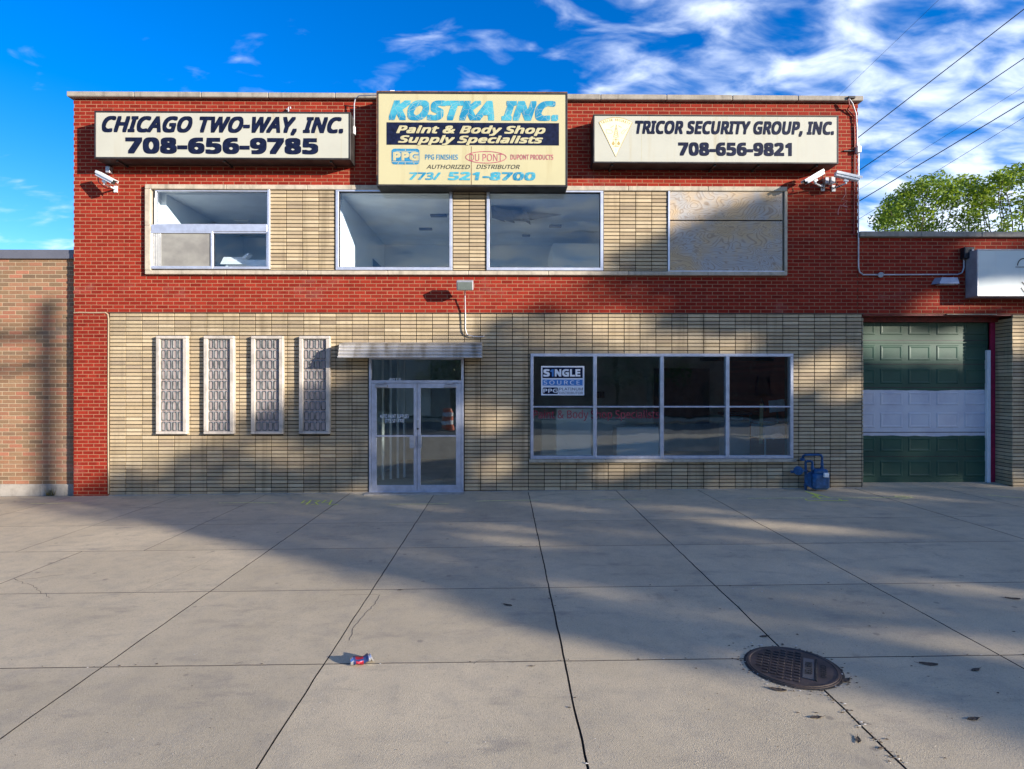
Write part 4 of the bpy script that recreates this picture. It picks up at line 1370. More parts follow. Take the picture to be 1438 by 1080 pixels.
# ------------------------------------------------------------------ cameras on the wall
def cctv(label, center, yaw, pitch, mount, L=.34):
    """box camera: center of the housing, direction it looks, and its wall mount"""
    c = Vector(center)
    f = Vector((math.cos(pitch) * math.cos(yaw), math.cos(pitch) * math.sin(yaw), math.sin(pitch)))
    r = f.cross(Vector((0, 0, 1))).normalized(); u = r.cross(f)
    s = thing('security_camera', mount, label, 'security camera')
    MB().obox(c, f, r, u, L / 2, .045, .04, .008).build('housing', M['cam_white'], s)
    m = MB(); m.obox(c + u * .050 + f * .02, f, r, u, L / 2 + .02, .058, .004, .002)
    m.obox(c + u * .030 + r * .056 + f * .02, f, r, u, L / 2 + .02, .003, .022); m.obox(c + u * .030 - r * .056 + f * .02, f, r, u, L / 2 + .02, .003, .022)
    m.build('sun_shield', M['cam_white'], s)
    MB().obox(c + f * (L / 2 + .002), f, r, u, .004, .036, .030, .002).build('lens_window', M['black'], s)
    MB().tube([c + f * (L / 2), c + f * (L / 2 + .012)], .02, 12).build('lens', M['dark_metal'], s)
    base = Vector(mount)
    m = MB()
    under = c - u * .05
    knee = under - Vector((0, 0, .07))
    m.obox(under - Vector((0, 0, .02)), f, r, u, .04, .02, .02, .004)
    m.tube([under, knee, base + Vector((0, -.03, 0))], .017, 8)
    m.box(base.x - .035, base.x + .035, -.02, 0.0, base.z - .06, base.z + .06, .004)
    m.build('bracket', M['cam_white'], s)
    m = MB()
    q0 = c - f * (L / 2 - .03) - u * .04
    m.tube([q0, q0 + Vector((0, .02, -.10)), knee + Vector((-.05, .1, -.03)), base + Vector((-.01, -.01, .0))], .007, 6)
    m.build('cable', M['black'], s)
    return s


cA = cctv('white box camera on the left wall pointing down to the right below the first sign', W(148, 250, -.30), rad(-15), rad(-27), W(163, 266, 0), .40)
bx('junction_box', M['galv'], X(152.5), X(158.5), -.09, -.001, Z(247), Z(238), cA, .006)
cB = cctv('white box camera right of the boarded window pointing down to the left', W(1143.5, 249, -.30), rad(188), rad(-30), W(1155, 264, 0), .40)
cC = cctv('white box camera nearest the roof corner pointing right along the wall', W(1189, 248.5, -.30), rad(-6), rad(-15), W(1170, 265, 0), .42)
jb = thing('junction_box', (X(1162), 0, Z(259)), 'pair of grey junction boxes between the two right wall cameras', 'junction box')
bx('box', M['galv'], X(1155), X(1160), -.10, 0, Z(258.5), Z(249.5), jb, .005)
bx('box', M['cam_white'], X(1162.5), X(1168), -.12, 0, Z(258.5), Z(249.5), jb, .005)
m = MB(); m.tube([W(1157, 258, -.06), W(1155, 266, -.12), W(1160, 262, -.08), W(1172, 264, -.12), W(1177, 255, -.2)], .009, 6); m.build('cable', M['black'], jb)

# floodlight above the door
fl = thing('floodlight', (X(653), 0, Z(472)), 'small rectangular floodlight on a thin conduit above the entrance', 'floodlight')
c0 = Vector(W(653, 400.5, -.34))
u_ = Vector((0, -math.sin(.35), math.cos(.35))); f_ = Vector((0, -math.cos(.35), -math.sin(.35)))
MB().obox(c0, (1, 0, 0), f_, u_, .15, .07, .085, .012).build('head', M['galv'], fl)
MB().obox(c0 + f_ * .071, (1, 0, 0), f_, u_, .130, .003, .068).build('lens', plain('floodlight_lens', (0.16, 0.19, 0.17), .2, 0, .1), fl)
MB().tube([W(653, 407, -.30), W(653, 415, -.12), W(653.5, 440, -.05), W(653.5, 462, -.04), W(656, 470, -.03), W(664, 472.5, -.03), W(678, 473, -.03), W(680, 472, 0)], .011, 8).build('conduit', M['galv'], fl)

# wall pack lamp on the wing
wp = thing('wall_lamp', (X(1330), 0, Z(399, 0, 1330)), 'slim grey wall lamp under the conduit on the garage wing', 'lamp')
m = MB()
za, zb = Z(399, -.1, 1330), Z(390, -.1, 1330)
m.v += [(X(1316, -.1), -.16, za), (X(1344, -.1), -.16, za), (X(1346, -.1), 0.0, za + .03), (X(1313, -.1), 0.0, za + .01), (X(1321, -.1), -.13, zb), (X(1343, -.1), -.13, zb), (X(1344, -.1), 0.0, zb + .01), (X(1318, -.1), 0.0, zb + .01)]
for f in ((0, 1, 5, 4), (1, 2, 6, 5), (2, 3, 7, 6), (3, 0, 4, 7), (4, 5, 6, 7), (3, 2, 1, 0)): m.f.append(f); m.m.append(0)
m.build('housing', plain('lamp_blue_grey', (.30, .33, .40), .4, .2), wp)
MB().box(X(1318, -.1), X(1343, -.1), -.14, -.02, za - .014, za - .001, .004).build('diffuser', M['galv'], wp)

# conduits
def pipe(name, label, pts, r, mat, cat='conduit', extra=None):
    o = MB().tube(pts, r, 8).build(name, mat, None, smooth=True)
    setp(o, label, cat)
    return o


pipe('conduit', 'thin grey conduit bending along the garage wing below its coping', [W(1205.5, 200, -.03), W(1205.5, 375, -.03), W(1207, 382, -.03), W(1212, 386, -.03), W(1237, 386, -.03), W(1345, 385.5, -.03), W(1351, 383, -.03), W(1353.5, 376, -.03), W(1353.5, 362, -.03)], .013, M['galv'])
rb_ = thing('round_junction_box', W(1237, 386, 0), 'round grey box in the middle of the wing conduit', 'junction box')
MB().tube([W(1237, 386, 0), W(1237, 386, -.07)], .05, 16).build('body', M['galv'], rb_)
MB().tube([W(1237, 386, -.071), W(1237, 386, -.082)], .042, 16).build('cover', M['galv'], rb_)
cb_ = thing('sign_connector', W(1355, 362, 0), 'dark square connector box at the upper end of the wing conduit', 'junction box')
bx('body', M['black'], X(1348), X(1362), -.12, 0, Z(363), Z(347), cb_, .01)
bx('knob', M['galv'], X(1356.5), X(1358.5), -.15, -.119, Z(354), Z(350.5), cb_, .003)
pipe('cable', 'dark cable looping over the coping and down the right corner of the red wall', [W(1191, 139, -.12), W(1193, 148, -.11), W(1190.5, 153, -.02), W(1199, 164, -.02), W(1200, 200, -.02), W(1200, 246, -.02), W(1199, 330, -.02)], .012, M['trim_red'])
pipe('cable_riser', 'light conduit beside the roof corner with a small white box', [W(1192.5, 139, -.12), W(1197, 145, -.12), W(1202, 160, -.05), W(1203.5, 185, -.03), W(1203.5, 205, -.03)], .012, M['galv'])
wb = thing('white_box', W(1203, 214, 0), 'little white box on the right edge of the red wall', 'junction box')
bx('body', M['cam_white'], X(1200.5), X(1206), -.09, 0, Z(214), Z(205), wb, .006)
bx('clip', M['dark_metal'], X(1184), X(1200), -.03, -.002, Z(211), Z(209.5), wb, .002)
MB().box(X(1186), X(1196), -.13, -.05, Z(140), Z(136.5), .008).build('roof_bracket', M['dark_metal'], wb)
pipe('sign_feed_conduit', 'thin bent conduit between the first two signs', [W(494, 184, -.1), W(497.5, 180, -.1), W(497.5, 146, -.12), W(499, 139, -.14), W(504, 134.5, -.2), W(531, 133.5, -.25)], .011, M['galv'])
fb = thing('switch_box', W(495.5, 190, -.06), 'small grey switch box at the right end of the first sign', 'junction box')
bx('body', M['cam_white'], X(493.5, -.1), X(499, -.1), -.14, -.05, Z(190, -.1), Z(179, -.1), fb, .006)
bx('stub', M['galv'], X(494.5, -.1), X(497, -.1), -.12, -.0, Z(194, -.1), Z(190.5, -.1), fb, .004)
vp = thing('vent_stub', W(405.5, 157, 0), 'tiny metal stub standing above the first sign', 'vent')
MB().tube([W(405, 158, -.05), W(405, 150.5, -.05), W(408, 150.5, -.05), W(408, 153, -.05)], .012, 8).build('stub', M['galv'], vp)
bx('base', M['galv'], X(403.5), X(407), -.06, 0, Z(158), Z(156), vp, .003)

# ------------------------------------------------------------------ gas meter
gm = thing('gas_meter', (X(1140), -.2, gz(5.6)), 'blue painted gas meter and pipes beside the shop window', 'gas meter')
yg = -.22
def GP(px, py, y=yg): return W(px, py, y)
m = MB()
m.obox(Vector(GP(1151, 675, yg)), (1, 0, 0), (0, 1, 0), (0, 0, 1), .155, .10, .16, .045)
m.obox(Vector(GP(1151, 662, yg)), (1, 0, 0), (0, 1, 0), (0, 0, 1), .125, .09, .05, .03)
m.build('meter_body', M['gasblue'], gm, smooth=True)
MB().tube([GP(1143.5, 674, yg + .09), GP(1143.5, 674, yg - .01)], .16, 20).build('diaphragm', M['gasblue'], gm, smooth=True)
MB().box(X(1152, yg), X(1159, yg), yg - .13, yg - .09, Z(670, yg), Z(663.5, yg), .01).build('index_dial', M['cam_white'], gm)
MB().tube([GP(1131.5, 688, yg + .1), GP(1131.5, 650, yg + .1), GP(1132, 648.5, yg + .1), GP(1134, 647.7, yg + .05), GP(1139, 647.7, yg), GP(1140.8, 649, yg), GP(1141, 660, yg)], .024, 10).build('inlet_pipe', M['gasblue'], gm, smooth=True)
MB().tube([GP(1154.5, 660, yg), GP(1154.5, 641.5, yg), GP(1153, 639.3, yg), GP(1150, 638.8, yg + .02), GP(1131, 638.8, yg + .06), GP(1128, 640, yg + .1), GP(1127, 645, yg + .14), GP(1127, 646, -.0)], .022, 10).build('outlet_pipe', M['gasblue'], gm, smooth=True)
m = MB()
m.tube([GP(1121, 661, yg - .04), GP(1121, 661, yg + .02)], [.075, .085], 20); m.tube([GP(1121, 661, yg - .075), GP(1121, 661, yg - .04)], .035, 14)
m.build('regulator', M['gasblue'], gm, smooth=True)
MB().tube([GP(1112.5, 662.5, yg), GP(1131.5, 661, yg + .08)], .022, 10).build('regulator_pipe', M['gasblue'], gm, smooth=True)
for q, r_ in (((1112.5, 662.5), .032), ((1127, 645), .042), ((1131.5, 661.5), .036), ((1131.5, 681), .034), ((1141, 657), .032), ((1154.5, 657), .034), ((1154.5, 652), .028)):
    z_ = Vector(GP(q[0], q[1], yg + (.08 if q[0] < 1135 else 0)))
    MB().tube([z_ - Vector((0, 0, .022)), z_ + Vector((0, 0, .022))], r_, 6 if r_ > .033 else 10).build('fitting', M['gasblue'], gm)

# ------------------------------------------------------------------ things inside
dk = thing('desk', W(1093, 640, 1.2), 'white desk heaped with papers behind the right shop pane', 'desk')
yd_ = 1.2
bx('top', M['paper'], X(1074, yd_), X(1112, yd_), yd_, yd_ + .7, Z(617, yd_), Z(598.5, yd_), dk, .006)
for px in (1075, 1109):
    bx('leg', M['white_paint'], X(px, yd_), X(px + 1.5, yd_), yd_ + .02, yd_ + .06, .10, Z(617, yd_) - .001, dk, .003)
m = MB()
for k in range(14):
    cx_, cy_, an = R.uniform(X(1077, yd_), X(1108, yd_)), R.uniform(yd_ + .1, yd_ + .5), R.uniform(0, 3)
    m.obox((cx_, cy_, Z(598.5, yd_) + .006 + k * .004), (math.cos(an), math.sin(an), R.uniform(-.08, .08)), (-math.sin(an), math.cos(an), 0), (0, 0, 1), .13, .1, .002)
m.build('paper_pile', M['paper'], dk)
MB().obox(Vector(W(1090, 612, 1.0)), (.8, 0, .3), (0, .9, .3), (-.3, -.3, .8), .13, .1, .003).build('loose_sheet', M['paper'], dk)
mo = thing('easel_board', W(1091, 580, 1.6), 'tilted pale board on a dark stand above the papers', 'board')
MB().obox(Vector(W(1091, 570, 1.6)), (1, 0, .1), (0, .97, -.2), (0, .2, .97), .17, .01, .13, .004).build('board', M['paper'], mo)
MB().tube([W(1091, 578, 1.62), W(1093, 598, 1.5)], .02, 8).tube([W(1075, 578, 1.62), W(1070, 560, 1.6)], .012, 6).build('stand', M['black'], mo)
sh = thing('shelf_unit', W(1038, 612, 3.5), 'low two shelf unit with white cartons far inside the shop', 'shelf')
bx('body', M['int_wall'], X(1020, 3.5), X(1053, 3.5), 3.5, 4.0, .101, Z(592, 3.5), sh, .006)
bx('top_shelf', M['blue_dark'], X(1018, 3.5), X(1055, 3.5), 3.45, 4.0, Z(583, 3.5), Z(580, 3.5), sh, .004)
for px in (1019, 1053): bx('upright', M['blue_dark'], X(px, 3.5), X(px + 1.5, 3.5), 3.5, 3.56, Z(592, 3.5), Z(583, 3.5), sh, .002)
bx('carton', M['paper'], X(1028, 3.5), X(1045, 3.5), 3.55, 3.85, Z(590, 3.5), Z(586, 3.5), sh, .004)
ylw = thing('leaning_batten', W(1068, 640, 1.3), 'yellow leaning batten left of the paper desk', 'batten')
MB().obox(Vector(W(1069, 595, 1.3)), (1, 0, 0), (0, 1, .04), (.0, -.04, 1), .03, .02, .42, .003).build('batten', plain('pale_yellow_wood', (.50, .42, .22), .6), ylw)
MB().tube([W(1060, 578, 1.3), W(1071, 578, 1.3)], .012, 6).build('hook', M['black'], ylw)
for px, lab in ((838.5, 'left of two small dark framed pictures on the shop wall'), (846, 'right of two small dark framed pictures on the shop wall')):
    fr = thing('framed_picture', W(px, 559, 5.9), lab, 'picture')
    frame_bars(fr, 'rim', M['black'], X(px - 4, 5.9), X(px + 3, 5.9), Z(559, 5.9), Z(550, 5.9), 5.93, 5.97, .03)
    MB().box(X(px - 4, 5.9) + .03, X(px + 3, 5.9) - .03, 5.95, 5.96, Z(559, 5.9) + .03, Z(550, 5.9) - .03).build('print', M['wood_dark'], fr)
bxs = thing('cardboard_box', W(345, 377, .35), 'cream open box standing on the ledge in the left upstairs slider', 'box')
yb3 = .34
bx('body', M['cam_white'], X(315, yb3), X(376, yb3), yb3 + .1, yb3 + .4, Z(382, yb3), Z(364, yb3), bxs, .004)
MB().quad(W(309, 371, yb3), W(345, 371, yb3), W(345, 361, yb3 + .2), W(314, 361, yb3 + .2)).quad(W(309, 371, yb3 + .003), W(314, 361, yb3 + .203), W(345, 361, yb3 + .203), W(345, 371, yb3 + .003)).build('flap', M['cam_white'], bxs)
MB().obox(Vector(W(348, 360, yb3 + .15)), (.8, 0, .6), (0, 1, 0), (-.6, 0, .8), .06, .08, .02, .002).build('folded_sheet', M['cam_white'], bxs)
bx('lintel', M['int_wall'], X(315, yb3), X(318, yb3), yb3 + .05, yb3 + .1, Z(382, yb3), Z(372, yb3), bxs, .002)

# ------------------------------------------------------------------ manhole
mc = G(1113, 936.5)
mh = thing('manhole_cover', (mc[0], mc[1], mc[2]), 'round rusty brown iron cover lettered WATER set in the pavement', 'manhole cover')
RC = .292
m = MB()
def disc(m, r0, r1, z0, z1, seg=64):
    for k in range(seg):
        a0, a1 = 2 * math.pi * k / seg, 2 * math.pi * (k + 1) / seg
        m.quad((mc[0] + r0 * math.cos(a0), mc[1] + r0 * math.sin(a0), gz(mc[0] + r0 * math.cos(a0)) + z0), (mc[0] + r1 * math.cos(a0), mc[1] + r1 * math.sin(a0), gz(mc[0] + r1 * math.cos(a0)) + z1),
               (mc[0] + r1 * math.cos(a1), mc[1] + r1 * math.sin(a1), gz(mc[0] + r1 * math.cos(a1)) + z1), (mc[0] + r0 * math.cos(a1), mc[1] + r0 * math.sin(a1), gz(mc[0] + r0 * math.cos(a1)) + z0))
disc(m, RC + .013, RC + .03, .0035, .002); m.build('dirt_ring', M['soil'], mh)
m = MB(); disc(m, 0.0, RC - .014, .007, .007); disc(m, RC - .014, RC - .010, .007, .013); disc(m, RC - .010, RC, .013, .013); disc(m, RC, RC + .002, .013, .004)
m.build('lid', M['iron'], mh)
m = MB(); disc(m, RC + .002, RC + .012, .008, .008); disc(m, RC + .012, RC + .013, .008, .002); m.build('frame_ring', M['iron'], mh)
an = rad(-118)
U = Vector((math.cos(an), math.sin(an), 0)); V = Vector((-math.sin(an), math.cos(an), 0))
def MP(a, b, z): 
    q = Vector(mc) + U * a + V * b
    return Vector((q.x, q.y, gz(q.x) + z))
stud = None
for j, bb in enumerate((-.215, -.17, -.115, -.07, -.02, .03)):
    for k in range(-5, 6):
        aa = k * .045
        if aa * aa + bb * bb > .25 ** 2: continue
        m = MB(); m.obox(MP(aa, bb, .0115), U, V, (0, 0, 1), .009, .019, .0055, .003)
        m.build('stud', M['iron'], mh)
for bb in (-.143, -.092):
    MB().obox(MP(0, bb, .009), U, V, (0, 0, 1), .17, .003, .003).build('bar', M['iron'], mh)
MB().obox(MP(0, .10, .010), U, V, (0, 0, 1), .16, .036, .003, .002).build('name_plate', plain('worn_iron', (.17, .15, .13), .55, .4), mh)
MB().obox(MP(0, .148, .011), U, V, (0, 0, 1), .17, .006, .005, .002).build('bar', M['soil'], mh)
o_ = MP(-.10, .078, .0145)
text('lettering', 'WATER', M['soil'], mh, o_, U, V, .20, .045, .02)
text('lettering', 'CICERO', M['soil'], mh, MP(-.10, .175, .0085), U, V, .20, .035, .02)

# ------------------------------------------------------------------ crushed can
cc = Vector(G(506, 932))
can = thing('crushed_can', tuple(cc), 'crushed red, white and blue drink can on the pavement', 'can')
m = MB()
ax = Vector((.92, .38, 0)).normalized(); sd = Vector((-.38, .92, 0)).normalized()
L = .125; seg = 14
rings = []
for i in range(9):
    f = i / 8
    ce = cc + ax * ((f - .5) * L * 1.15) + Vector((0, 0, .027 + .006 * math.sin(f * 9)))
    fl = .42 + .22 * abs(math.sin(f * 7 + 1))
    rr = .034 * (.75 if i in (0, 8) else 1)
    for k in range(seg):
        a_ = 2 * math.pi * k / seg
        w_ = 1 + .16 * math.sin(3 * a_ + i * 1.7)
        p_ = ce + sd * (math.cos(a_) * rr * 1.2 * w_) + Vector((0, 0, 1)) * (math.sin(a_) * rr * fl * w_ * 1.3)
        p_.z = max(p_.z, gz(p_.x) + .002)
        m.v.append(tuple(p_))
for i in range(8):
    for k in range(seg):
        m.f.append((i * seg + k, i * seg + (k + 1) % seg, (i + 1) * seg + (k + 1) % seg, (i + 1) * seg + k)); m.m.append(2 if i == 0 or i == 7 else (1 if i in (1, 5, 6) else 0) if (k % 5) else 1)
m.f.append(tuple(range(seg))[::-1]); m.m.append(2); m.f.append(tuple(8 * seg + k for k in range(seg))); m.m.append(2)
m.build('body', [plain('can_red', (.33, .015, .03), .3, .4), plain('can_navy', (.03, .05, .14), .3, .4), plain('can_silver', (.7, .72, .76), .25, .8)], can, smooth=True)
e_ = cc + ax * (L * .62) + Vector((0, 0, .032))
MB().tube([e_, e_ + (ax + Vector((0, 0, .5))).normalized() * .006], .033, 14).build('lid', plain('can_lid', (.75, .76, .78), .25, .8), can)

# ------------------------------------------------------------------ paint marks
def mark(label, lines, w, mat, name='paint_mark', cat='paint mark'):
    m = MB()
    for ln in lines:
        pts = [Vector(G(*q)) + Vector((0, 0, .004)) for q in ln]
        m.strip(pts, w * 1.35, (0, 0, 1))
    o = m.build(name, mat); setp(o, label, cat)
    return o


mark('faint yellow dash in front of the red pier', [[(42, 707.5), (78, 707), (114, 706.5)]], .02, M['yellow'])
mark('yellow dash below the second and third glass block slots', [[(307, 706.5), (350, 706), (390, 706.5)]], .022, M['yellow'])
mark('yellow sprayed figures left of the entrance', [[(428, 703), (423, 707), (436, 706)], [(437, 702.5), (430, 709)], [(441, 703), (450, 703), (443, 706), (447, 709), (437, 709)], [(458, 702.5), (452, 706.5), (462, 706)], [(466, 702.5), (462, 709), (475, 708.5)]], .022, M['yellowgreen'])
mark('pale dash in front of the entrance step', [[(547, 708.5), (590, 708), (631, 707.5)]], .018, M['yellow'])
mark('yellow dash left of the shop window end', [[(668, 704), (712, 703), (757, 702.5)]], .022, M['yellow'])
mark('pale dash under the second shop pane', [[(832, 702), (870, 701.5), (908, 701)]], .016, M['yellow'])
mark('long yellow arrow pointing right towards the garage', [[(1050, 700), (1130, 699.5), (1200, 699.5), (1275, 698.5)], [(1256, 696.5), (1283, 698.5), (1263, 701.5)], [(1256, 697.5), (1270, 696.8), (1283, 698.8)]], .024, M['yellow'])
mark('bright yellow scribble at the foot of the gas meter', [[(1131, 690), (1144, 695), (1152, 701)], [(1139, 692), (1150, 696), (1140, 698), (1156, 700)], [(1142, 693), (1166, 699.5)], [(1131, 701), (1134, 703.5), (1160, 703), (1178, 703.5), (1191, 703)], [(1178, 701), (1184, 703.5)]], .028, M['yellowgreen'])
mark('yellow dash in front of the right garage pier', [[(1385, 695), (1412, 698), (1437, 699.5)]], .028, M['yellow'])
m = MB()
m.strip([W(1187, 264, -.004), W(1188, 272, -.004), W(1183, 280, -.004), W(1190, 282, -.004), W(1184, 287, -.004), W(1191, 291, -.004)], .012, (0, 1, 0))
m.strip([W(1191, 291, -.004), W(1180, 288, -.004), W(1177, 296, -.004), W(1177, 302, -.004)], .012, (0, 1, 0))
m.strip([W(1188, 293, -.004), W(1189, 298, -.004)], .012, (0, 1, 0))
o = m.build('graffiti', plain('faint_chalk', (.46, .22, .20), .9)); setp(o, 'faint pale scribble on the brick under the right wall cameras', 'graffiti')

# ------------------------------------------------------------------ litter, leaves, weeds
m = MB()
def bit(m, x, y, s_, flat=.3):
    a_ = R.uniform(0, 6.28); z = gz(x) + .003
    n_ = R.choice((4, 5, 6))
    top = []
    k0 = len(m.v)
    for k in range(n_):
        t_ = a_ + 6.283 * k / n_
        r_ = s_ * R.uniform(.45, 1.1) * (1.6 if k % n_ == 0 else 1)
        m.v.append((x + r_ * math.cos(t_), y + r_ * math.sin(t_) * .6, z))
    m.v.append((x, y, z + s_ * flat))
    for k in range(n_): m.f.append((k0 + k, k0 + (k + 1) % n_, k0 + n_)); m.m.append(m.cur)
dark = plain('dry_leaf_brown', (.06, .042, .028), .9, 0, .4, 40)
grit = plain('pale_grit', (.55, .52, .46), .9, 0, .3, 40)
for k in range(420):      # along joints and near the lid
    r_ = R.random()
    m.cur = 0 if R.random() < .75 else 1
    if r_ < .30:
        a_ = R.uniform(0, 6.28); q = RC + abs(R.gauss(.02, .05)); x, y = mc[0] + q * math.cos(a_), mc[1] + q * math.sin(a_)
    elif r_ < .5: x, y = 2.08 + R.gauss(0, .02), R.uniform(-8, -6.9)
    elif r_ < .62: x, y = .43 + R.gauss(0, .02), R.uniform(-8, -1)
    elif r_ < .74: x, y = R.uniform(-7, 6), -.02 - abs(R.gauss(0, .05))
    elif r_ < .86: x, y = R.uniform(-5, 4), -6.74 + R.gauss(0, .015)
    else: x, y = R.uniform(1.2, 4.5), R.uniform(-8, -5)
    bit(m, x, y, R.uniform(.003, .015))
o = m.build('litter', [dark, grit]); setp(o, 'dark leaf crumbs and pale grit scattered over the pavement', 'litter', kind='stuff')
m = MB()
for k in range(900):
    m.cur = 0 if R.random() < .5 else 1
    y = -8.2 * R.random() ** .7
    d_ = 11 + y
    x = R.uniform(-.95, .95) * d_
    bit(m, x, y, R.uniform(.002, .006))
o = m.build('grit', [dark, grit]); setp(o, 'fine grit scattered across the concrete', 'grit', kind='stuff')


def leafobj(px, py, s_, ang, label, group=None, name='fallen_leaf', cat='leaf'):
    g_ = Vector(G(px, py)); m = MB()
    a_ = Vector((math.cos(ang), math.sin(ang), 0)); b_ = Vector((-math.sin(ang), math.cos(ang), 0)); up_ = Vector((0, 0, 1))
    prof = [(-1, 0), (-.5, .32), (0, .42), (.5, .28), (1, 0)]
    top = [g_ + a_ * (s_ * p[0]) + b_ * (s_ * p[1]) + up_ * (.004 + .06 * s_ * abs(p[0])) for p in prof]
    bot = [g_ + a_ * (s_ * p[0]) - b_ * (s_ * p[1]) + up_ * (.004 + .14 * s_ * abs(p[0])) for p in prof]
    mid = [g_ + a_ * (s_ * p[0]) + up_ * (.003 + .02 * s_) for p in prof]
    for i in range(4):
        m.quad(mid[i], mid[i + 1], top[i + 1], top[i]); m.quad(bot[i], bot[i + 1], mid[i + 1], mid[i])
    m.tube([mid[-1], mid[-1] + a_ * s_ * .5 + up_ * .006], .0012, 4)
    o = m.build(name, dark); setp(o, label, cat, group)


LG = 'dry leaves on the pavement'
for px, py, s_, an_, lb in ((713, 850, .045, 2.7, 'curled brown leaf alone right of the middle pavement joint'),
                            (562, 829, .028, .3, 'small brown leaf on the joint beyond the crushed can'),
                            (1092, 969, .055, 2.8, 'dark leaf just below the iron cover'),
                            (1073, 894, .04, .2, 'dark leaf above the iron cover at its joint'),
                            (1188, 956, .05, .6, 'dark leaf clump at the right rim of the iron cover'),
                            (1304, 933, .06, 2.9, 'dark split leaf on the joint right of the iron cover'),
                            (1370, 941, .045, .4, 'dark leaf near the right edge below the long joint'),
                            (1422, 841, .06, 2.8, 'long dark leaf at the right edge of the pavement'),
                            (1146, 1008, .04, .1, 'brown leaf below right of the iron cover'),
                            (1367, 1010, .045, .2, 'brown leaf in the lower right corner area'),
                            (746, 936, .02, 0, 'tiny pale pebble-like leaf left of the middle joint'),
                            (1205, 1040, .035, 1.1, 'small leaf beside the joint running to the bottom right')):
    leafobj(px, py, s_, an_, lb)
wd = thing('weed', G(72, 694), 'small dry grass tuft at the foot of the brown wall', 'weed')
m = MB(); g_ = Vector(G(74, 695)); g_.y = .09
for k in range(60):
    a_ = R.uniform(0, 6.28); l_ = R.uniform(.05, .16); b0 = g_ + Vector((R.uniform(-.07, .07), R.uniform(-.03, .03), 0))
    tip = b0 + Vector((math.cos(a_) * l_ * .6, math.sin(a_) * l_ * .4, l_)); w_ = Vector((-math.sin(a_), math.cos(a_), 0)) * .004
    m.quad(b0 - w_, b0 + w_, tip + w_ * .2, tip - w_ * .2)
m.build('blades', plain('dry_grass', (.16, .14, .05), .8, 0, .4, 30), wd)

# ------------------------------------------------------------------ trees
GAPS = []
def leaves(m, c, rx, ry, rz, n, s_, droop=.3):
    gaps = [g_ for g_ in GAPS if abs(c[0] + 1.571 * (c[1] + 20) - g_[0]) < 4 and abs(c[2] + .43 * (c[1] + 20) - g_[1]) < 2]
    for _ in range(n):
        while True:
            q = Vector((R.uniform(-1, 1), R.uniform(-1, 1), R.uniform(-1, 1)))
            if q.length < 1: break
        p_ = Vector((c[0] + q.x * rx, c[1] + q.y * ry, c[2] + q.z * rz))
        if gaps:
            u_, v_ = p_.x + 1.571 * (p_.y + 20), p_.z + .43 * (p_.y + 20)
            if any(((u_ - g_[0]) / g_[2]) ** 2 + ((v_ - g_[1] - g_[4] * (u_ - g_[0])) / g_[3]) ** 2 < 1 for g_ in gaps): continue
        d_ = Vector((R.gauss(0, 1), R.gauss(0, 1), R.gauss(-droop, .6))).normalized()
        n_ = Vector((R.gauss(0, 1), R.gauss(0, 1), R.gauss(.6, 1))).normalized()
        w_ = d_.cross(n_).normalized() * s_ * .38
        l_ = d_ * s_
        m.quad(p_ - l_ * .5, p_ + w_ * .5, p_ + l_ * .5, p_ - w_ * .5)


def limb(m, a, b, r0, r1, wob=.15, n=6):
    a, b = Vector(a), Vector(b); pts, rs = [], []
    for i in range(n + 1):
        f = i / n; q = a.lerp(b, f)
        if 0 < i < n: q += Vector((R.gauss(0, wob), R.gauss(0, wob), R.gauss(0, wob * .4)))
        pts.append(q); rs.append(r0 + (r1 - r0) * f)
    m.tube(pts, rs, 7)
    return pts


def tree(label, base, clusters, s_, per, mat, trunk_r, lb_, group=None):
    t_ = thing('tree', base, label, 'tree', group)
    m = MB()
    cen = Vector((sum(c[0] for c in clusters) / len(clusters), sum(c[1] for c in clusters) / len(clusters), sum(c[2] for c in clusters) / len(clusters)))
    fork = Vector((base[0], base[1], base[2] + lb_))
    limb(m, base, fork, trunk_r, trunk_r * .75, .08)
    for c in R.sample(clusters, min(len(clusters), 34)):
        k = fork.lerp(Vector(c[:3]), .5) + Vector((0, 0, .3))
        limb(m, fork, k, trunk_r * .30, trunk_r * .12, .12, 4); limb(m, k, c[:3], trunk_r * .12, .012, .1, 4)
    m.build('trunk', M['bark'], t_, smooth=True)
    m = MB()
    for c in clusters:
        leaves(m, c, c[3], c[3], c[3] * c[4], int(per * c[3] ** 2), s_)
    m.build('crown', mat, t_)
    return t_


# tree line behind the wing (visible)
cl1 = []
def vis(px, py, y, r): 
    w_ = W(px, py, y); return (w_[0], w_[1], w_[2], r, .7)
outl = [(1222, 330), (1228, 298), (1240, 285), (1252, 272), (1270, 258), (1290, 246), (1308, 244), (1318, 258), (1330, 248), (1345, 238), (1356, 246), (1362, 262), (1370, 268)]
for i, (px, py) in enumerate(outl):
    for k in range(4): cl1.append(vis(px + R.uniform(3, 16), py + R.uniform(6, 22), R.uniform(14, 18), R.uniform(.3, .55)))
def top1(px):
    for (a, b) in zip(outl, outl[1:]):
        if a[0] <= px <= b[0]: return a[1] + (b[1] - a[1]) * (px - a[0]) / (b[0] - a[0])
    return 270
for _ in range(120):
    px = R.uniform(1232, 1372); py = R.uniform(top1(px) + 10, 400)
    cl1.append(vis(px, py, R.uniform(13, 18.5), R.uniform(.45, .8)))
tree('airy green tree rising behind the garage wing next to the red building', (18.5, 16, -.3), cl1, .20, 230, M['leaf'], .22, 3.2, 'trees behind the garage wing')
cl2 = []
outl2 = [(1366, 280), (1374, 262), (1384, 254), (1398, 240), (1410, 243), (1425, 232), (1438, 226), (1460, 222), (1500, 215), (1540, 225), (1580, 260)]
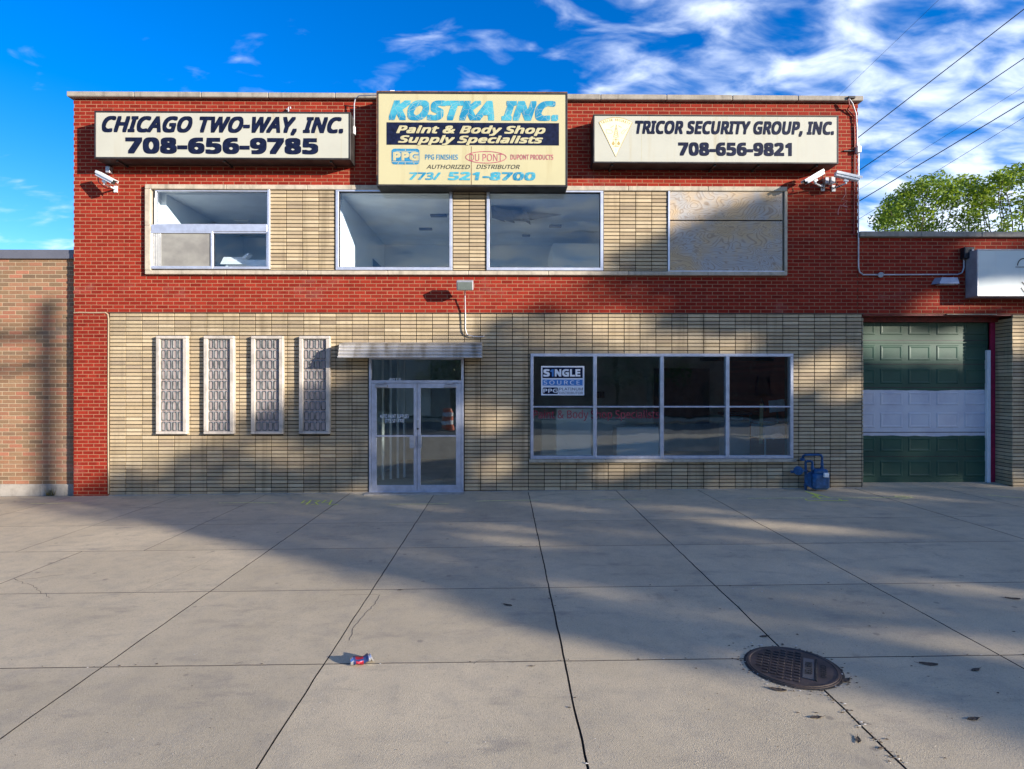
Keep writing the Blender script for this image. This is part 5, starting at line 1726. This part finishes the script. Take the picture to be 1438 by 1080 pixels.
def top2(px):
    for (a, b) in zip(outl2, outl2[1:]):
        if a[0] <= px <= b[0]: return a[1] + (b[1] - a[1]) * (px - a[0]) / (b[0] - a[0])
    return 260
for (px, py) in outl2:
    for k in range(4): cl2.append(vis(px + R.uniform(-4, 10), py + R.uniform(5, 20), R.uniform(13, 16), R.uniform(.25, .5)))
for _ in range(150):
    px = R.uniform(1366, 1590); py = R.uniform(top2(px) + 10, 400)
    cl2.append(vis(px, py, R.uniform(12, 17), R.uniform(.45, .8)))
tree('denser green tree rising behind the garage wing at the right edge', (22.5, 15, -.3), cl2, .20, 230, M['leaf'], .24, 3.4, 'trees behind the garage wing')

# street trees across the road: their crowns shade the front from the low sun
YT = -20.0
R = random.Random(21)
def ray(xp, zp, y):   # point on the sun ray crossing plane YT at (xp, zp), at depth y
    return (xp - 1.571 * (y - YT), y, zp - .43 * (y - YT))
TOP = [(22.6, 4.0), (22.8, 6.3), (23.3, 8.0), (24.3, 8.9), (26, 9.6), (28, 10.9), (29.5, 11.3), (31, 11.7), (33.2, 12.8), (35, 13.8), (37, 14.35), (39, 14.2), (41, 14.2), (44, 13.6), (46.5, 10.5), (47.5, 7)]
def topz(x):
    for a, b in zip(TOP, TOP[1:]):
        if a[0] <= x <= b[0]: return a[1] + (b[1] - a[1]) * (x - a[0]) / max(1e-6, b[0] - a[0])
    return 0
def gap(p, ru, rv, slope=0.0):      # an opening in the crowns where a patch of sun gets through
    GAPS.append((p[0] + 1.571 * (p[1] + 20), p[2] + .43 * (p[1] + 20), ru * 1.0, rv * 1.0, slope))
gap(W(1255, 486, .42), .9, .34, -.10); gap(W(1318, 490, .42), .5, .30, 0); gap(W(1335, 424), .8, .20, .15)
gap(W(1150, 520), .75, .32, .35); gap(W(1195, 545), .5, .22, .3); gap(W(930, 482), 1.0, .20, .05); gap(W(1030, 484), .6, .18, .1); gap(W(700, 655), .3, .2, 0); gap(W(880, 655), .6, .16, .2)
gap(W(1412, 411, -.3), 1.2, .16, .15); gap(W(1390, 345), .8, .12, .1); gap(W(1430, 470), .5, .4, 0); gap(W(700, 590), .35, .2, .3)
for (px, py, ru, rv) in ((605, 713, .45, .10), (690, 741, .55, .13), (730, 760, .6, .13), (790, 712, .5, .10), (875, 748, .5, .09), (965, 716, .6, .10), (1060, 735, .8, .13), (1170, 746, .9, .10), (1070, 762, .5, .07), (1400, 832, .5, .12), (1400, 905, .7, .10), (490, 715, .4, .07), (430, 722, .4, .07), (1180, 850, .5, .08), (830, 830, .5, .08), (1210, 700, .5, .06)):
    gap(G(px, py), ru, rv)
groups = [(22.6, 31.0, 27.0), (31.0, 38.5, 34.5), (38.5, 47.5, 42.5)]
tl = ['low spreading street tree across the road nearest the pole', 'middle street tree across the road', 'tall street tree across the road farthest right']
for (xa, xb, tx), lb_ in zip(groups, tl):
    cs = []
    n = int(320 * (xb - xa) / 8)
    for _ in range(n):
        x = R.uniform(xa, xb); tz = topz(x)
        z = 4.6 + (tz - 4.6 - .45) * R.random()
        if z < 4.2 or tz < 5: continue
        yy = YT + R.uniform(-2.4, 2.4)
        q = ray(x, z, yy)
        g_ = mnoise.noise(Vector((x * .55, z * 1.3, 7.7)))
        if g_ < -.24: continue
        if x < 24.3 and mnoise.noise(Vector((x * .9, z * 1.9, 2.2))) < (24.3 - x) * .28 - .22: continue
        cs.append((q[0], q[1], q[2], R.uniform(.5, .85), .6))
    if xa < 23:
        for _ in range(34):
            q = ray(22.1 + 1.6 * R.random(), R.uniform(4.4, 8.5), YT + R.uniform(-1.5, 1.5)); cs.append((q[0], q[1], q[2], R.uniform(.2, .42), .4))
    for _ in range(110):     # the thick upper boughs
        x = R.uniform(max(xa, 34.0), max(xb, 34.0)); tz = topz(x)
        if xb < 35 or tz < 10: continue
        q = ray(x, R.uniform(9.3, tz - .35), YT + R.uniform(-2, 2)); cs.append((q[0], q[1], q[2], R.uniform(.55, .85), .6))
    # ragged rim
    for _ in range(30):
        x = R.uniform(xa + .2, xb); q = ray(x, topz(x) - R.uniform(0, .5), YT + R.uniform(-1, 1)); cs.append((q[0], q[1], q[2], R.uniform(.22, .45), .6))
    tree(lb_, (tx, YT, -.1), cs, .29, 150, M['leaf_b'], .26, 3.6, 'street trees across the road')

GAPS.clear()
# ------------------------------------------------------------------ utility poles and wires
def pole(label, x, y, h, arms, wires_dir, sh=0.0):
    p_ = thing('utility_pole', (x, y, -.1), label, 'utility pole', 'wooden utility poles')
    MB().tube([(x, y, -.3), (x, y, h)], [.17, .12], 12).build('pole', M['pole'], p_, smooth=True)
    for z_ in arms:
        a_ = Vector(wires_dir).normalized()
        MB().obox(Vector((x, y - .16, z_)) + a_ * sh, a_, (-a_.y, a_.x, 0), (0, 0, 1), 1.2, .05, .06, .01).build('crossarm', M['pole'], p_)
        for k in (-1.05, -.5, .5, 1.05):
            q = Vector((x, y - .16, z_ + .06)) + a_ * (k + sh)
            MB().tube([q, q + Vector((0, 0, .12))], [.03, .045], 8).build('insulator', M['galv'], p_)
    return p_


pole('wooden utility pole across the pavement to the right of the viewer', 16.75, -16.0, 10.55, (9.95, 9.35), (1, .25, 0), -1.0)
pole('wooden utility pole in the alley far right of the garage wing', 34, 13, 17.5, (17.0, 15.8), (.5, 1, 0))
pole('wooden utility pole hidden in the alley behind the red building', 4, 19, 9.5, (9.0, 8.0), (.5, 1, 0))


def wire(label, pa, pb, r, sag=.25):
    pa, pb = Vector(pa), Vector(pb)
    pts = []
    for i in range(25):
        f = i / 24; q = pa.lerp(pb, f); q.z -= sag * 4 * f * (1 - f); pts.append(q)
    o = MB().tube(pts, r, 5).build('power_cable', M['black']); setp(o, label, 'cable', 'overhead cables over the garage wing')


for (p1, p2, r_, lb_) in (((1438, 13), (1204, 194), .022, 'topmost thick overhead cable at the right'),
                          ((1438, 82), (1204, 241), .020, 'second thick overhead cable below the topmost one'),
                          ((1438, 122), (1204, 268), .007, 'thin faint cable between the second and third thick ones'),
                          ((1438, 143), (1204, 284), .022, 'third thick overhead cable touching the tree top'),
                          ((1438, 165), (1204, 309), .010, 'lowest thin overhead cable running into the trees'),
                          ((1318, 0), (1170, 142), .006, 'very thin cable high near the roof corner')):
    A0, B0 = Vector(W(*p1, 13)), Vector(W(*p2, 17))
    d_ = (A0 - B0)
    wire(lb_, B0 - d_ * .8, A0 + d_ * 1.1, r_, 0.0)
for k, (dx, dz_) in enumerate(((-.9, 0), (.9, 0), (0, -.6))):
    o = MB().tube([(16.75 - 60 + 60 * 2 * i / 20, -16.1 + dx * .2, 10.1 + dz_ - .7 * math.sin(math.pi * (i % 10) / 10)) for i in range(21)], .012, 5).build('street_cable', M['black'])
    setp(o, ['left', 'right', 'lowest'][k] + ' of the cables strung along the street on the near pole', 'cable')

# ------------------------------------------------------------------ across the street (seen mirrored in the glass)
M['house_brick'] = plain('house_brick', (.17, .09, .06), .85, 0, .25, 3)
M['house_siding'] = plain('house_siding', (.32, .30, .26), .8, 0, .1, 3)
M['shingle'] = plain('roof_shingle', (.06, .055, .05), .9, 0, .25, 6)
for i, (x, w_, h_, mt) in enumerate(((-34, 11, 5.6, 'house_siding'), (-21, 10, 6.2, 'house_brick'), (-9, 10, 5.4, 'house_siding'), (3, 10, 6.3, 'house_brick'), (15, 13.4, 5.7, 'house_brick'), (27, 10, 6.0, 'house_siding'))):
    y0, y1 = -41.0, -32.0
    h = thing('house', (x, -36, -.2), ['white sided house farthest left across the road', 'brick house second from left across the road', 'pale sided house straight across the road', 'tall brick house right of the pale one across the road', 'lower brick house behind the near utility pole', 'pale house behind the first street tree'][i], 'house', 'houses across the road')
    bx('wall', M[mt], x - w_ / 2, x + w_ / 2, y0, y1, -.3, h_, h, .02)
    m = MB()
    m.v += [(x - w_ / 2 - .4, y1 + .4, h_), (x + w_ / 2 + .4, y1 + .4, h_), (x + w_ / 2 + .4, y0 - .4, h_), (x - w_ / 2 - .4, y0 - .4, h_), (x - w_ / 2 - .4, (y0 + y1) / 2, h_ + 2), (x + w_ / 2 + .4, (y0 + y1) / 2, h_ + 2)]
    for f in ((0, 1, 5, 4), (2, 3, 4, 5), (0, 4, 3), (1, 2, 5), (3, 2, 1, 0)): m.f.append(f); m.m.append(0)
    m.build('roof', M['shingle'], h)
    for fx in (-.3, 0, .3):
        for fz in (1.2, 3.8):
            if fx == 0 and fz < 2:
                bx('door', M['wood_dark'], x - .5, x + .5, y1, y1 + .05, 0, 2.2, h, .01); continue
            w__ = frame_bars(h, 'window', M['shingle'], x + fx * w_ - .6, x + fx * w_ + .6, fz, fz + 1.5, y1, y1 + .08, .08)
            MB().box(x + fx * w_ - .52, x + fx * w_ + .52, y1 + .01, y1 + .03, fz + .08, fz + 1.42).build('pane', M['black'], w__)
for k, (x, s_) in enumerate(((-30, 3.0), (-16, 3.4), (-3, 2.8), (9.5, 3.0))):
    cs = []
    for _ in range(60):
        a_, b_, q = R.uniform(0, 6.28), R.uniform(-.9, 1), R.random() ** .4
        cs.append((x + math.cos(a_) * q * s_, -28 + math.sin(a_) * q * s_, 4.6 + b_ * s_ * .9, R.uniform(.6, 1.0), .7))
    tree(['leafy tree across the road farthest left', 'leafy tree across the road second from left', 'leafy tree across the road third from left', 'leafy tree across the road near the pole'][k], (x, -28, -.1), cs, .34, 60, M['leaf_b'], .22, 2.6, 'garden trees across the road')
m = MB()
for k in range(60):
    leaves(m, (-66 + k * 2.2 + R.uniform(-1, 1), -50 + R.uniform(-2, 2), R.uniform(2.5, 6.5)), 3.0, 3.0, 3.2, 70, .9)
o = m.build('treeline', M['leaf_b']); setp(o, 'dense band of trees behind the houses across the road', 'treeline', kind='stuff')
# traffic drum seen mirrored in the right door leaf
dr_ = thing('traffic_drum', (-2.75, -17.0, -.16), 'orange and white striped traffic drum at the far side of the near lane', 'traffic drum')
zz = [(-.16, .28), (.1, .28), (.1001, .26), (.3, .26), (.3001, .25), (.5, .25), (.5001, .24), (.7, .24), (.7001, .22), (.9, .20)]
orange, dw = plain('drum_orange', (.65, .10, .02), .5), M['white_paint']
for i in range(0, 10, 2):
    MB().tube([(-2.75, -17.0, zz[i][0]), (-2.75, -17.0, zz[i + 1][0])], [zz[i][1], zz[i + 1][1]], 20).build('band', orange if (i // 2) % 2 == 0 else dw, dr_, smooth=True)
bx('base', M['black'], -3.15, -2.35, -17.4, -16.6, -.16, -.12, dr_, .01)
